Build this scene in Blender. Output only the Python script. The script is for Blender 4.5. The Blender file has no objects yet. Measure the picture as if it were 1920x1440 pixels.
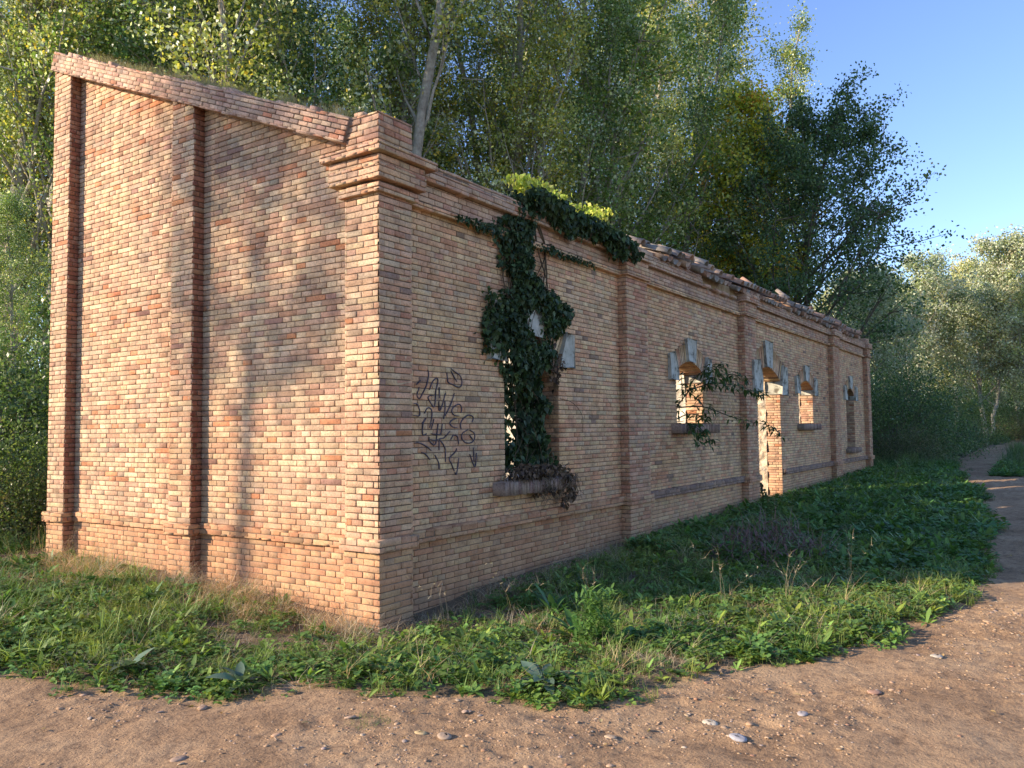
import bpy, math, random
import numpy as np
from math import radians as rad, sin, cos, pi, atan2
from mathutils import Matrix, Vector

SC = bpy.context.scene
COL = SC.collection
rng = np.random.default_rng(7)
random.seed(7)

# ---------------------------------------------------------------- camera
CAM = np.array([-4.848, -4.545, 1.55])
YAW, PIT, ROL, FPX = 0.59135, 0.05563, -0.01166, 1527.4
_F = np.array([cos(YAW)*cos(PIT), sin(YAW)*cos(PIT), sin(PIT)])
_R0 = np.array([sin(YAW), -cos(YAW), 0.0]); _U0 = np.cross(_R0, _F)
_R = cos(ROL)*_R0 + sin(ROL)*_U0; _U = -sin(ROL)*_R0 + cos(ROL)*_U0
cd = bpy.data.cameras.new('camera'); cam = bpy.data.objects.new('camera', cd); COL.objects.link(cam)
cd.sensor_width = 36; cd.lens = FPX/1920*36; cd.clip_end = 2000; cd.clip_start = 0.05
m = Matrix.Identity(4)
for i in range(3):
    m[i][0], m[i][1], m[i][2], m[i][3] = _R[i], _U[i], -_F[i], CAM[i]
cam.matrix_world = m; SC.camera = cam

# ---------------------------------------------------------------- sky and sun
SUN_EL, SUN_AZ = rad(20.5), atan2(.689, -.725)        # direction towards the sun
w = bpy.data.worlds.new('World'); SC.world = w; w.use_nodes = True
nt = w.node_tree; nt.nodes.clear()
sky = nt.nodes.new('ShaderNodeTexSky'); sky.sky_type = 'NISHITA'; sky.sun_disc = False
sky.sun_elevation = SUN_EL; sky.sun_rotation = pi/2 - SUN_AZ
sky.altitude = 1500; sky.air_density = 1.15; sky.dust_density = .1; sky.ozone_density = 2.0
bg = nt.nodes.new('ShaderNodeBackground'); bg.inputs[1].default_value = 0.15
wo = nt.nodes.new('ShaderNodeOutputWorld')
tn = nt.nodes.new('ShaderNodeMix'); tn.data_type = 'RGBA'; tn.blend_type = 'MULTIPLY'; tn.inputs[0].default_value = 1
tn.inputs[7].default_value = (.86, .88, 1.08, 1)
nt.links.new(sky.outputs[0], tn.inputs[6]); nt.links.new(tn.outputs[2], bg.inputs[0]); nt.links.new(bg.outputs[0], wo.inputs[0])
ld = bpy.data.lights.new('sun', 'SUN'); sun = bpy.data.objects.new('sun', ld); COL.objects.link(sun)
ld.energy = 5.0; ld.angle = rad(.55); ld.color = (1, .82, .63)
sd = Vector((cos(SUN_EL)*cos(SUN_AZ), cos(SUN_EL)*sin(SUN_AZ), sin(SUN_EL)))
sun.rotation_euler = sd.to_track_quat('Z', 'Y').to_euler(); sun.location = (-20, 20, 20)
SC.view_settings.view_transform = 'Standard'; SC.view_settings.look = 'None'
SC.view_settings.exposure = 1.0; SC.view_settings.gamma = 1
SC.cycles.max_bounces = 7; SC.cycles.diffuse_bounces = 3; SC.cycles.transmission_bounces = 3
SC.cycles.caustics_reflective = False; SC.cycles.caustics_refractive = False
SC.cycles.sample_clamp_indirect = 6

def at(px, depth, z=0.0):
    """world position standing at photo column px, depth metres ahead"""
    f = np.array([cos(YAW), sin(YAW)]); r = np.array([sin(YAW), -cos(YAW)])
    p = CAM[:2] + f*depth + r*(px-960)/FPX*depth
    return float(p[0]), float(p[1])

# ---------------------------------------------------------------- noise
def _hash(ix, iy, s):
    n = (ix*374761393 + iy*668265263 + s*982451653) & 0xffffffff
    n = ((n ^ (n >> 13))*1274126177) & 0xffffffff
    return ((n ^ (n >> 16)) & 0xffff)/65535.0
def vnoise(x, y, s=0):
    x = np.asarray(x, float); y = np.asarray(y, float)
    ix = np.floor(x).astype(np.int64); iy = np.floor(y).astype(np.int64)
    fx = x-ix; fy = y-iy; fx = fx*fx*(3-2*fx); fy = fy*fy*(3-2*fy)
    a = _hash(ix, iy, s); b = _hash(ix+1, iy, s); c = _hash(ix, iy+1, s); d = _hash(ix+1, iy+1, s)
    return (a*(1-fx)+b*fx)*(1-fy) + (c*(1-fx)+d*fx)*fy
def fbm(x, y, s=0, o=4):
    t = 0; a = .5
    for i in range(o):
        t = t + a*vnoise(np.asarray(x)*2**i, np.asarray(y)*2**i, s+i); a *= .5
    return t

# ---------------------------------------------------------------- mesh accumulator
class Acc:
    def __init__(s): s.V = []; s.Q = []; s.T = []; s.C = []; s.n = 0
    def add(s, V, Q=None, T=None, C=None):
        V = np.asarray(V, float).reshape(-1, 3)
        if Q is not None and len(Q): s.Q.append(np.asarray(Q, np.int64).reshape(-1, 4)+s.n)
        if T is not None and len(T): s.T.append(np.asarray(T, np.int64).reshape(-1, 3)+s.n)
        if C is None: C = np.ones((len(V), 3))*.5
        C = np.asarray(C, float)
        if C.ndim == 1: C = np.tile(C, (len(V), 1))
        s.V.append(V); s.C.append(C); s.n += len(V)
    def mesh(s, name, mat, smooth=False):
        V = np.concatenate(s.V); C = np.concatenate(s.C)
        Q = np.concatenate(s.Q) if s.Q else np.zeros((0, 4), np.int64)
        T = np.concatenate(s.T) if s.T else np.zeros((0, 3), np.int64)
        me = bpy.data.meshes.new(name)
        me.vertices.add(len(V)); me.vertices.foreach_set('co', V.ravel().astype(np.float32))
        loops = np.concatenate([Q.ravel(), T.ravel()]).astype(np.int32)
        me.loops.add(len(loops)); me.loops.foreach_set('vertex_index', loops)
        st = np.concatenate([np.arange(len(Q))*4, len(Q)*4+np.arange(len(T))*3]).astype(np.int32)
        me.polygons.add(len(st)); me.polygons.foreach_set('loop_start', st)
        me.update(calc_edges=True)
        ca = me.color_attributes.new('Col', 'FLOAT_COLOR', 'POINT')
        ca.data.foreach_set('color', np.concatenate([C, np.ones((len(C), 1))], 1).ravel().astype(np.float32))
        if smooth: me.polygons.foreach_set('use_smooth', np.ones(len(st), bool))
        me.materials.append(mat)
        return me

def tag(o, label=None, cat=None, group=None, kind=None):
    if label: o['label'] = label
    if cat: o['category'] = cat
    if group: o['group'] = group
    if kind: o['kind'] = kind
    return o
def obj(name, data, parent=None, loc=(0, 0, 0)):
    o = bpy.data.objects.new(name, data); COL.objects.link(o); o.location = loc
    if parent: o.parent = parent
    return o
def empty(name, loc=(0, 0, 0), rz=0):
    o = obj(name, None, None, loc); o.rotation_euler = (0, 0, rz); o.empty_display_size = .2
    return o
def copy_tree(o):
    r = o.copy(); COL.objects.link(r)
    for ch in o.children:
        c = ch.copy(); COL.objects.link(c); c.parent = r
    return r

# ---------------------------------------------------------------- materials
def mat_base(name, rough=.9, spec=.2):
    m = bpy.data.materials.new(name); m.use_nodes = True
    n = m.node_tree; b = n.nodes['Principled BSDF']
    b.inputs['Roughness'].default_value = rough; b.inputs['Specular IOR Level'].default_value = spec
    return m, n, b
def N(n, t, **k):
    x = n.nodes.new(t)
    for a, v in k.items(): setattr(x, a, v)
    return x
def noise(n, co, scale, detail=5, rough=.6):
    x = N(n, 'ShaderNodeTexNoise'); x.inputs['Scale'].default_value = scale
    x.inputs['Detail'].default_value = detail; x.inputs['Roughness'].default_value = rough
    n.links.new(co, x.inputs['Vector']); return x.outputs['Fac']
def ramp(n, fac, stops):
    r = N(n, 'ShaderNodeValToRGB'); e = r.color_ramp.elements
    e[0].position, e[0].color = stops[0][0], (*stops[0][1], 1)
    e[1].position, e[1].color = stops[-1][0], (*stops[-1][1], 1)
    for p, c in stops[1:-1]:
        k = e.new(p); k.color = (*c, 1)
    n.links.new(fac, r.inputs[0]); return r.outputs[0]
def mix(n, a, b, fac, mode='MIX'):
    x = N(n, 'ShaderNodeMix', data_type='RGBA', blend_type=mode)
    for s, v in ((0, fac), (6, a), (7, b)):
        if hasattr(v, 'node'): n.links.new(v, x.inputs[s])
        elif s == 0: x.inputs[0].default_value = v
        else: x.inputs[s].default_value = (*v, 1)
    return x.outputs[2]
def bump(n, b, h, st, dist=.01, prev=None):
    x = N(n, 'ShaderNodeBump'); x.inputs['Strength'].default_value = st; x.inputs['Distance'].default_value = dist
    n.links.new(h, x.inputs['Height'])
    if prev: n.links.new(prev, x.inputs['Normal'])
    if b: n.links.new(x.outputs[0], b.inputs['Normal'])
    return x.outputs[0]
def geo(n): return N(n, 'ShaderNodeNewGeometry').outputs['Position']
def colattr(n): return N(n, 'ShaderNodeVertexColor', layer_name='Col').outputs['Color']

def mk_brick():
    m, n, b = mat_base('brick'); p = geo(n); c = colattr(n)
    f1 = noise(n, p, 55, 6, .7); f2 = noise(n, p, 7, 4); f3 = noise(n, p, 1.1, 4)
    c = mix(n, c, ramp(n, f1, [(.3, (.55, .52, .50)), (.5, (1, 1, 1)), (.75, (1.25, 1.22, 1.15))]), 1, 'MULTIPLY')
    c = mix(n, c, ramp(n, f2, [(.35, (.75, .73, .72)), (.6, (1.06, 1.05, 1.02))]), 1, 'MULTIPLY')
    c = mix(n, c, ramp(n, f3, [(.35, (.80, .78, .78)), (.6, (1.05, 1.04, 1.0))]), 1, 'MULTIPLY')
    # pale lime bloom patches
    lb = ramp(n, noise(n, p, 3.1, 6, .75), [(.60, (0, 0, 0)), (.74, (1, 1, 1))])
    c = mix(n, c, (.46, .41, .34), mix(n, (0, 0, 0), lb, .38))
    sm = ramp(n, noise(n, p, 11, 6, .8), [(.52, (0, 0, 0)), (.64, (1, 1, 1))])
    sm2 = ramp(n, noise(n, p, .9, 3, .6), [(.46, (0, 0, 0)), (.62, (1, 1, 1))])
    c = mix(n, c, (.40, .31, .225), mix(n, (0, 0, 0), mix(n, sm, sm2, 1, 'MULTIPLY'), .6))
    dk = ramp(n, noise(n, p, .55, 5, .7), [(.50, (0, 0, 0)), (.68, (1, 1, 1))])
    c = mix(n, c, mix(n, c, (.74, .62, .56), 1, 'MULTIPLY'), mix(n, (0, 0, 0), dk, .8))
    # earth splashed up the lowest courses
    sep = N(n, 'ShaderNodeSeparateXYZ'); n.links.new(p, sep.inputs[0])
    mr = N(n, 'ShaderNodeMapRange'); mr.inputs['From Min'].default_value = .95; mr.inputs['From Max'].default_value = .05
    n.links.new(sep.outputs['Z'], mr.inputs['Value'])
    mu = N(n, 'ShaderNodeMath', operation='MULTIPLY'); n.links.new(mr.outputs[0], mu.inputs[0]); n.links.new(f2, mu.inputs[1])
    c = mix(n, c, (.47, .25, .13), mu.outputs[0])
    n.links.new(c, b.inputs['Base Color'])
    h = bump(n, None, f1, .45, .004); bump(n, b, f2, .15, .008, h)
    return m
def mk_simple(name, stops, sc=12, bs=.5, bd=.01, rough=.9, usecol=False, spec=.2, sc2=70):
    m, n, b = mat_base(name, rough, spec); p = geo(n)
    f = noise(n, p, sc, 7, .65); c = ramp(n, f, stops)
    if usecol: c = mix(n, colattr(n), c, 1, 'MULTIPLY')
    n.links.new(c, b.inputs['Base Color'])
    h = bump(n, None, noise(n, p, sc2, 5, .7), bs, bd*.5); bump(n, b, f, bs, bd, h)
    return m
def mk_leaf(name, rough=.45, spec=.35, trans=.35, objrand=.0):
    m, n, b = mat_base(name, rough, spec); c = colattr(n)
    if objrand:
        oi = N(n, 'ShaderNodeObjectInfo')
        c = mix(n, c, ramp(n, oi.outputs['Random'], [(0, (1-objrand, 1-objrand*.5, 1.0)), (.5, (1, 1, 1)), (1, (1+objrand, 1+objrand*.5, .8))]), 1, 'MULTIPLY')
    n.links.new(c, b.inputs['Base Color'])
    t = N(n, 'ShaderNodeBsdfTranslucent')
    tc = mix(n, c, (1.25, 1.3, .7), 1, 'MULTIPLY'); n.links.new(tc, t.inputs[0])
    mx = N(n, 'ShaderNodeMixShader'); mx.inputs[0].default_value = trans
    out = n.nodes['Material Output']
    n.links.new(b.outputs[0], mx.inputs[1]); n.links.new(t.outputs[0], mx.inputs[2]); n.links.new(mx.outputs[0], out.inputs[0])
    return m

M_BRICK = mk_brick()
M_MORTAR = mk_simple('mortar', [(.3, (.14, .10, .075)), (.7, (.29, .22, .155))], 18)
M_STONE = mk_simple('pale_stone', [(.36, (.13, .115, .09)), (.46, (.38, .37, .30)), (.7, (.56, .53, .44))], 8, .6, .01)
M_RUBBLE = mk_simple('rubble', [(.25, (.30, .20, .12)), (.5, (.55, .45, .32)), (.7, (.70, .62, .48))], 9, 1, .03, usecol=False, sc2=40)
M_PLASTER = mk_simple('plaster', [(.25, (.36, .30, .22)), (.5, (.62, .56, .45)), (.75, (.74, .69, .58))], 2.5, .5, .02)
M_TILE = mk_simple('roof_tile', [(.25, (.35, .33, .28)), (.5, (.80, .78, .74)), (.8, (1.1, 1.05, .95))], 14, .5, .008, usecol=True)
M_PAINT = mk_simple('graffiti_paint', [(.35, (.03, .024, .035)), (.6, (.12, .09, .10))], 25, .1, .002, rough=.6)
M_BARK = mk_simple('bark', [(.3, (.45, .42, .38)), (.55, (.8, .78, .72)), (.75, (1.1, 1.08, 1.0))], 9, .8, .02, usecol=True)
M_LEAF = mk_leaf('poplar_leaf', .40, .5, .42, .14)
M_WOODLEAF = mk_leaf('pale_leaf', .55, .35, .30, .12)
M_IVY = mk_leaf('ivy_leaf', .55, .25, .15)
M_WEED = mk_leaf('weed_leaf', .5, .35, .30)
M_DRY = mk_leaf('dry_leaf', .8, .15, .2)
M_SOIL = mk_simple('soil', [(.25, (.09, .07, .04)), (.5, (.16, .12, .075)), (.8, (.26, .19, .12))], 5, .9, .03)
M_ROCK = mk_simple('rock', [(.25, (.7, .68, .66)), (.5, (.95, .94, .92)), (.8, (1.15, 1.12, 1.08))], 30, .5, .004, usecol=True)
def mk_road():
    m, n, b = mat_base('dirt', .95, .12); p = geo(n)
    f1 = noise(n, p, 1.3, 6, .6); f2 = noise(n, p, 14, 8, .72); f3 = noise(n, p, 90, 4, .7)
    c = ramp(n, f1, [(.3, (.27, .172, .098)), (.5, (.385, .255, .148)), (.7, (.48, .335, .20))])
    c = mix(n, c, ramp(n, f2, [(.34, (.55, .54, .56)), (.5, (.98, .98, .98)), (.72, (1.2, 1.17, 1.1))]), 1, 'MULTIPLY')
    c = mix(n, c, ramp(n, f3, [(.3, (.72, .72, .74)), (.6, (1.06, 1.05, 1.04))]), 1, 'MULTIPLY')
    v = N(n, 'ShaderNodeTexVoronoi'); v.inputs['Scale'].default_value = 60; n.links.new(p, v.inputs['Vector'])
    n.links.new(c, b.inputs['Base Color'])
    h = bump(n, None, f3, .6, .006); h = bump(n, None, v.outputs['Distance'], .35, .008, h); bump(n, b, f2, .8, .03, h)
    return m
M_ROAD = mk_road()

# ---------------------------------------------------------------- palettes
def palette(n, rows):
    wts = np.array([r[0] for r in rows], float); wts /= wts.sum()
    c = np.array([r[1] for r in rows])[rng.choice(len(rows), n, p=wts)]*np.array([1.0, .955, .90])
    mean = (np.array([r[1] for r in rows])*wts[:, None]).sum(0)*np.array([1.0, .955, .90])
    c = c*.76+mean*.24
    return c*(1+rng.normal(0, .065, (n, 1)))*(1+rng.normal(0, .02, (n, 3)))
P_GABLE = [(36, (.60, .45, .31)), (24, (.66, .52, .36)), (26, (.56, .37, .26)), (12, (.47, .28, .195)), (4, (.52, .21, .10)), (3, (.44, .35, .27)), (.8, (.28, .16, .14))]
P_FRONT = [(26, (.70, .49, .30)), (22, (.66, .475, .29)), (20, (.67, .41, .265)), (11, (.60, .32, .20)), (9, (.57, .45, .32)), (1.6, (.20, .15, .13)), (9, (.73, .56, .34))]
P_RED = [(28, (.55, .31, .205)), (26, (.60, .39, .26)), (14, (.48, .24, .16)), (24, (.60, .45, .29)), (2, (.26, .18, .15)), (8, (.46, .34, .25))]
P_CAP = [(35, (.57, .39, .28)), (25, (.62, .46, .33)), (18, (.50, .32, .24)), (12, (.47, .36, .28)), (5, (.54, .27, .16))]
P_PLINTH = [(35, (.52, .32, .195)), (25, (.56, .40, .245)), (20, (.49, .26, .16)), (10, (.42, .21, .13)), (5, (.36, .28, .20))]

P_SIDE = [(3, (.34, .16, .11)), (3, (.42, .22, .15)), (2, (.27, .12, .09)), (1, (.45, .30, .21))]  # deep red brick, darkened further so the pilaster sides read as shaded

# ---------------------------------------------------------------- brickwork
ROW, JT = .052, .0092
def bricks(acc, O, U, V, Nn, v0, v1, ivals, pal, row=ROW, L=.25, jt=JT, hdr=.5, drop=None, rough=1.0, hp=.25):
    O, U, V, Nn = [np.array(a, float) for a in (O, U, V, Nn)]
    rows = []
    k0 = int(math.floor(v0/row+1e-6)); k = k0
    while k*row < v1-.012:
        a, b = max(k*row, v0), min((k+1)*row, v1)
        if b-a > .014:
            for (x0, x1) in ivals((a+b)/2):
                if x1-x0 < .03: continue
                off = (.0 if k % 2 == 0 else .1875) + random.uniform(-.015, .015)
                x = math.floor((x0-off)/.375)*.375+off - .375
                cuts = []
                while x < x1:
                    if random.random() < hdr: cuts += [x, x+L]
                    else: cuts += [x, x+.125, x+.25] if random.random() < hp else [x, x+L]
                    x += .375
                cuts = [c+random.uniform(-.006, .006) for c in cuts if x0+.05 < c < x1-.05]
                cuts = [x0]+cuts+[x1]
                for i in range(len(cuts)-1):
                    l = cuts[i]+(jt*.5 if i else 0); r = cuts[i+1]-(jt*.5 if i < len(cuts)-2 else 0)
                    if drop and random.random() < drop: continue
                    rows.append((l, r, a+.0015, b-jt+.002))
        k += 1
    if not rows: return
    A = np.array(rows); n = len(A)
    cx = .0011*rough
    d = rng.normal(0, .0014, n)*rough
    def P(u, v, w): return O+u[:, None]*U+v[:, None]*V+w[:, None]*Nn
    j = lambda s: rng.normal(0, s*rough, n)
    bk = np.full(n, -.018)
    base = [P(A[:, 0], A[:, 2], bk), P(A[:, 1], A[:, 2], bk), P(A[:, 1], A[:, 3], bk), P(A[:, 0], A[:, 3], bk)]
    fr = [P(A[:, 0]+cx+abs(j(.0008)), A[:, 2]+cx+abs(j(.0009)), d+j(.0010)), P(A[:, 1]-cx-abs(j(.0008)), A[:, 2]+cx+abs(j(.0009)), d+j(.0010)),
          P(A[:, 1]-cx-abs(j(.0008)), A[:, 3]-cx-abs(j(.0009)), d+j(.0010)), P(A[:, 0]+cx+abs(j(.0008)), A[:, 3]-cx-abs(j(.0009)), d+j(.0010))]
    md = -cx*.9+d
    ed = [P(A[:, 0], A[:, 2], md), P(A[:, 1], A[:, 2], md), P(A[:, 1], A[:, 3], md), P(A[:, 0], A[:, 3], md)]
    VV = np.stack(base+ed+fr, 1)
    f = []
    for s in (0, 4):
        for i in range(4): f.append([s+i, s+(i+1) % 4, s+4+(i+1) % 4, s+4+i])
    f.append([8, 9, 10, 11])
    F = (np.array(f)[None]+np.arange(n)[:, None, None]*12).reshape(-1, 4)
    C = np.repeat(palette(n, pal), 12, 0)
    acc.add(VV.reshape(-1, 3), F, None, C)

def box(acc, O, U, V, W, c=(.5, .5, .5)):
    O, U, V, W = [np.array(a, float) for a in (O, U, V, W)]
    v = [O, O+U, O+U+V, O+V, O+W, O+U+W, O+U+V+W, O+V+W]
    acc.add(v, [[0, 3, 2, 1], [4, 5, 6, 7], [0, 1, 5, 4], [1, 2, 6, 5], [2, 3, 7, 6], [3, 0, 4, 7]], None, c)
XA, YA, ZA = np.array([1., 0, 0]), np.array([0., 1, 0]), np.array([0., 0, 1])
def obox(ac, core, O, U, V, Nn, lu, lv, ln, skins, pal, row=ROW, hdr=.5, drop=None, rough=1.0, hp=.25):
    """brick-faced block. O lower front corner, U along, V up, Nn outward, depth ln behind the face"""
    O, U, V, Nn = [np.array(a, float) for a in (O, U, V, Nn)]
    e = .009
    il, ir, ib, it = [e if s in skins else 0 for s in 'lrbt']
    box(core, O+U*il+V*ib-Nn*e, U*(lu-il-ir), V*(lv-ib-it), -Nn*(ln-e))
    vO = float(O@V); full = lambda z: [(0, lu)]
    Of = O-V*vO
    if 'f' in skins: bricks(ac, Of, U, V, Nn, vO, vO+lv, full, pal, row, hdr=hdr, drop=drop, rough=rough, hp=hp)
    if 'l' in skins: bricks(ac, Of, -Nn, V, -U, vO, vO+lv, lambda z: [(0, ln)], pal, row, hdr=hdr, rough=rough)
    if 'r' in skins: bricks(ac, Of+U*lu, -Nn, V, U, vO, vO+lv, lambda z: [(0, ln)], pal, row, hdr=hdr, rough=rough)
    if 't' in skins: bricks(ac, O+V*lv, U, -Nn, V, 0, ln, full, pal, .125, L=.25, hdr=hdr, rough=rough)
    if 'b' in skins: bricks(ac, O, U, -Nn, -V, 0, ln, full, pal, .125, L=.25, hdr=hdr, rough=rough)

def finish(name, ac, core, parent):
    """one part: brick faces plus the mortar core, one mesh with two material slots"""
    a = Acc(); nb = sum(len(q) for q in ac.Q)
    for V, C in zip(ac.V, ac.C): a.V.append(V); a.C.append(C)
    a.Q = list(ac.Q); a.T = []; a.n = ac.n
    for V, C in zip(core.V, core.C): a.V.append(V); a.C.append(C)
    for q in core.Q: a.Q.append(q+ac.n)
    me = a.mesh(name, M_BRICK); me.materials.append(M_MORTAR)
    mi = np.zeros(len(me.polygons), np.int32); mi[nb:] = 1
    me.polygons.foreach_set('material_index', mi)
    return obj(name, me, parent)

RUIN = tag(empty('ruined_building', (0, 0, 0)), 'long roofless brick ruin with a sloping gable and arched openings beside the dirt track', 'building')
BY = .12                                   # panels sit 12 cm behind the pilasters
LEN, DEP = 20.68, 5.19
OPEN = [  # x0, x1, sill, spring, apex, ring, impost bottom, impost top, key top
    (1.95, 3.04, 1.03, 2.38, 2.545, .27, 2.25, 2.63, 2.89),
    (6.43, 7.52, 1.60, 2.38, 2.545, .27, 2.25, 2.64, 2.89),
    (10.15, 11.80, .12, 2.45, 2.69, .40, 2.19, 2.76, 3.19),
    (13.20, 14.42, 1.60, 2.37, 2.545, .27, 2.25, 2.63, 2.88),
    (17.88, 18.90, .96, 2.36, 2.535, .26, 2.23, 2.60, 2.87)]
PIL = [(4.57, 5.20), (9.28, 9.92), (16.02, 16.68)]
def arc(o):
    w2 = (o[1]-o[0])/2; h = o[4]-o[3]; R = (w2*w2+h*h)/(2*h); return (o[0]+o[1])/2, o[4]-R, R
def cut_fn(extra):
    def f(z, lo=0, hi=LEN):
        iv = [(lo, hi)]
        for o in OPEN:
            cx, cz, R = arc(o)
            if z < o[2]-.02: continue
            if z < o[3]: a, b = o[0], o[1]
            else:
                r = R+o[5]*extra
                if z >= cz+r: continue
                hw = math.sqrt(r*r-(z-cz)**2)
                lim = (o[1]-o[0])/2+.11*extra*min(1, (z-o[3])/(.25))
                hw = min(hw, lim); a, b = cx-hw, cx+hw
            nv = []
            for (p, q) in iv:
                if b <= p or a >= q: nv.append((p, q)); continue
                if a > p: nv.append((p, a))
                if b < q: nv.append((b, q))
            iv = nv
        return iv
    return f
cutw, cutc = cut_fn(1.0), cut_fn(.55)

# front wall
ac, core = Acc(), Acc()
spans = [(.40, PIL[0][0]), (PIL[0][1], PIL[1][0]), (PIL[1][1], PIL[2][0]), (PIL[2][1], LEN-.42)]
for k, (a, b) in enumerate(spans):
    bricks(ac, (0, BY, 0), XA, ZA, -YA, -.15, .60, lambda z: cutw(z, a, b), P_PLINTH if k == 0 else P_FRONT)
    bricks(ac, (0, BY, 0), XA, ZA, -YA, .60, 3.53, lambda z: cutw(z, a, b), P_FRONT)
TH = .68
z = -.3
levels = [-.3] + list(np.arange(0, 3.76, ROW)) + [3.76]
prev = None; z0 = None
for i in range(len(levels)-1):
    za, zb = levels[i], levels[i+1]
    iv = [(round(a, 4), round(b, 4)) for a, b in cutc((za+zb)/2, .14, LEN-.02)]
    if iv == prev: run[1] = zb
    else:
        if prev is not None:
            for a, b in prev: box(core, (a, BY+.009, run[0]), XA*(b-a), ZA*(run[1]-run[0]), YA*(TH-BY-.009))
        prev = iv; run = [za, zb]
for a, b in prev: box(core, (a, BY+.009, run[0]), XA*(b-a), ZA*(run[1]-run[0]), YA*(TH-BY-.009))
for i_, o in enumerate(OPEN):      # brick reveals on the side that faces the camera, and on the other
    zz = max(o[2], -.1)
    bricks(ac, (o[1]-.012, 0, 0), YA, ZA, -XA, zz, o[6], lambda z: [(BY+.004, BY+.29)], P_GABLE if i_ else P_PLINTH)
    bricks(ac, (o[0]+.012, 0, 0), YA, ZA, XA, zz, o[6], lambda z: [(BY+.004, BY+.29)], P_FRONT)
finish('front_wall', ac, core, RUIN)

# rough inner halves of the reveals
def rough_sheet(acc, O, U, V, Nn, lu, lv, step, amp, seed, cfun=None):
    O, U, V, Nn = [np.array(a, float) for a in (O, U, V, Nn)]
    nu, nv = max(2, int(lu/step)), max(2, int(lv/step))
    uu, vv = np.meshgrid(np.linspace(0, lu, nu+1), np.linspace(0, lv, nv+1))
    h = (fbm(uu*9+seed, vv*9, seed)-.45)*amp*1.6 + (vnoise(uu*5, vv*7+seed, seed+9) > .5)*amp*.35
    P = O+uu[..., None]*U+vv[..., None]*V+h[..., None]*Nn
    idx = np.arange((nu+1)*(nv+1)).reshape(nv+1, nu+1)
    Q = np.stack([idx[:-1, :-1], idx[:-1, 1:], idx[1:, 1:], idx[1:, :-1]], -1).reshape(-1, 4)
    acc.add(P.reshape(-1, 3), Q)
for i, o in enumerate(OPEN):
    a = Acc(); zz = max(o[2], -.1)
    rough_sheet(a, (o[1]-.02, BY+.29, zz), YA, ZA, -XA, TH-BY-.29, o[3]-zz+.05, .022, .06, i*7+3)
    obj('rubble_reveal', a.mesh('rubble_reveal', M_PLASTER if i == 1 else M_RUBBLE), RUIN)

# arches, keystones, imposts, sills
def prism(acc, poly, y0, y1, c=(.5, .5, .5)):
    n = len(poly); v = [(x, y0, z) for x, z in poly]+[(x, y1, z) for x, z in poly]
    q = [[i, (i+1) % n, n+(i+1) % n, n+i] for i in range(n)]
    t = [[0, i, i+1] for i in range(1, n-1)]+[[n, n+i+1, n+i] for i in range(1, n-1)]
    acc.add(v, q, t, c)
for i, o in enumerate(OPEN):
    cx, cz, R = arc(o); ac, core = Acc(), Acc(); hw = (o[1]-o[0])/2
    th = math.asin(min(.999, hw/R))+.0; n = int(2*th*R/.055)
    kw = .17 if i != 2 else .22
    for k in range(n):
        t0 = -th+2*th*k/n; t1 = -th+2*th*(k+1)/n; g = .005/R
        r0, r1 = R+rng.normal(0, .002), R+o[5]+rng.normal(0, .004)
        p = [(cx+r0*sin(t0+g), cz+r0*cos(t0+g)), (cx+r0*sin(t1-g), cz+r0*cos(t1-g)), (cx+r1*sin(t1-g), cz+r1*cos(t1-g)), (cx+r1*sin(t0+g), cz+r1*cos(t0+g))]
        prism(ac, p, BY-.006+rng.normal(0, .002), TH-.01, palette(1, P_FRONT)[0]*1.05)
        p = [(cx+(R+.008)*sin(t0), cz+(R+.008)*cos(t0)), (cx+(R+.008)*sin(t1), cz+(R+.008)*cos(t1)), (cx+(R+o[5]-.01)*sin(t1), cz+(R+o[5]-.01)*cos(t1)), (cx+(R+o[5]-.01)*sin(t0), cz+(R+o[5]-.01)*cos(t0))]
        prism(core, p, BY+.006, TH-.02)
    a = Acc()
    a.V = ac.V+core.V; a.C = ac.C+core.C; a.Q = ac.Q+[q+ac.n for q in core.Q]; a.T = ac.T+[q+ac.n for q in core.T]; a.n = ac.n+core.n
    A = obj('arch', a.mesh('arch', M_BRICK), RUIN)
    s = Acc(); k0, k1 = kw*.85, kw*1.1
    prism(s, [(cx-k0, o[4]+.005), (cx+k0, o[4]+.005), (cx+k1, o[8]), (cx-k1, o[8])], BY-.045, BY+.28)
    ks = obj('keystone', s.mesh('keystone', M_STONE), A)
    md = ks.modifiers.new('bevel', 'BEVEL'); md.width = .013; md.segments = 2
    for sg, e in ((-1, o[0]), (1, o[1])):
        s = Acc(); wd = .29 if i != 2 else (.42 if sg > 0 else .50)
        prism(s, [(e+sg*wd, o[6]), (e-sg*.004, o[6]), (e-sg*.004, o[3]-.02), (e+sg*.12, o[7]+.01), (e+sg*wd, o[7]-.02)], BY-.045 if not (i == 2 and sg < 0) else -.035, BY+.29)
        im = obj('impost', s.mesh('impost', M_STONE), A)
        md = im.modifiers.new('bevel', 'BEVEL'); md.width = .013; md.segments = 2
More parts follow.
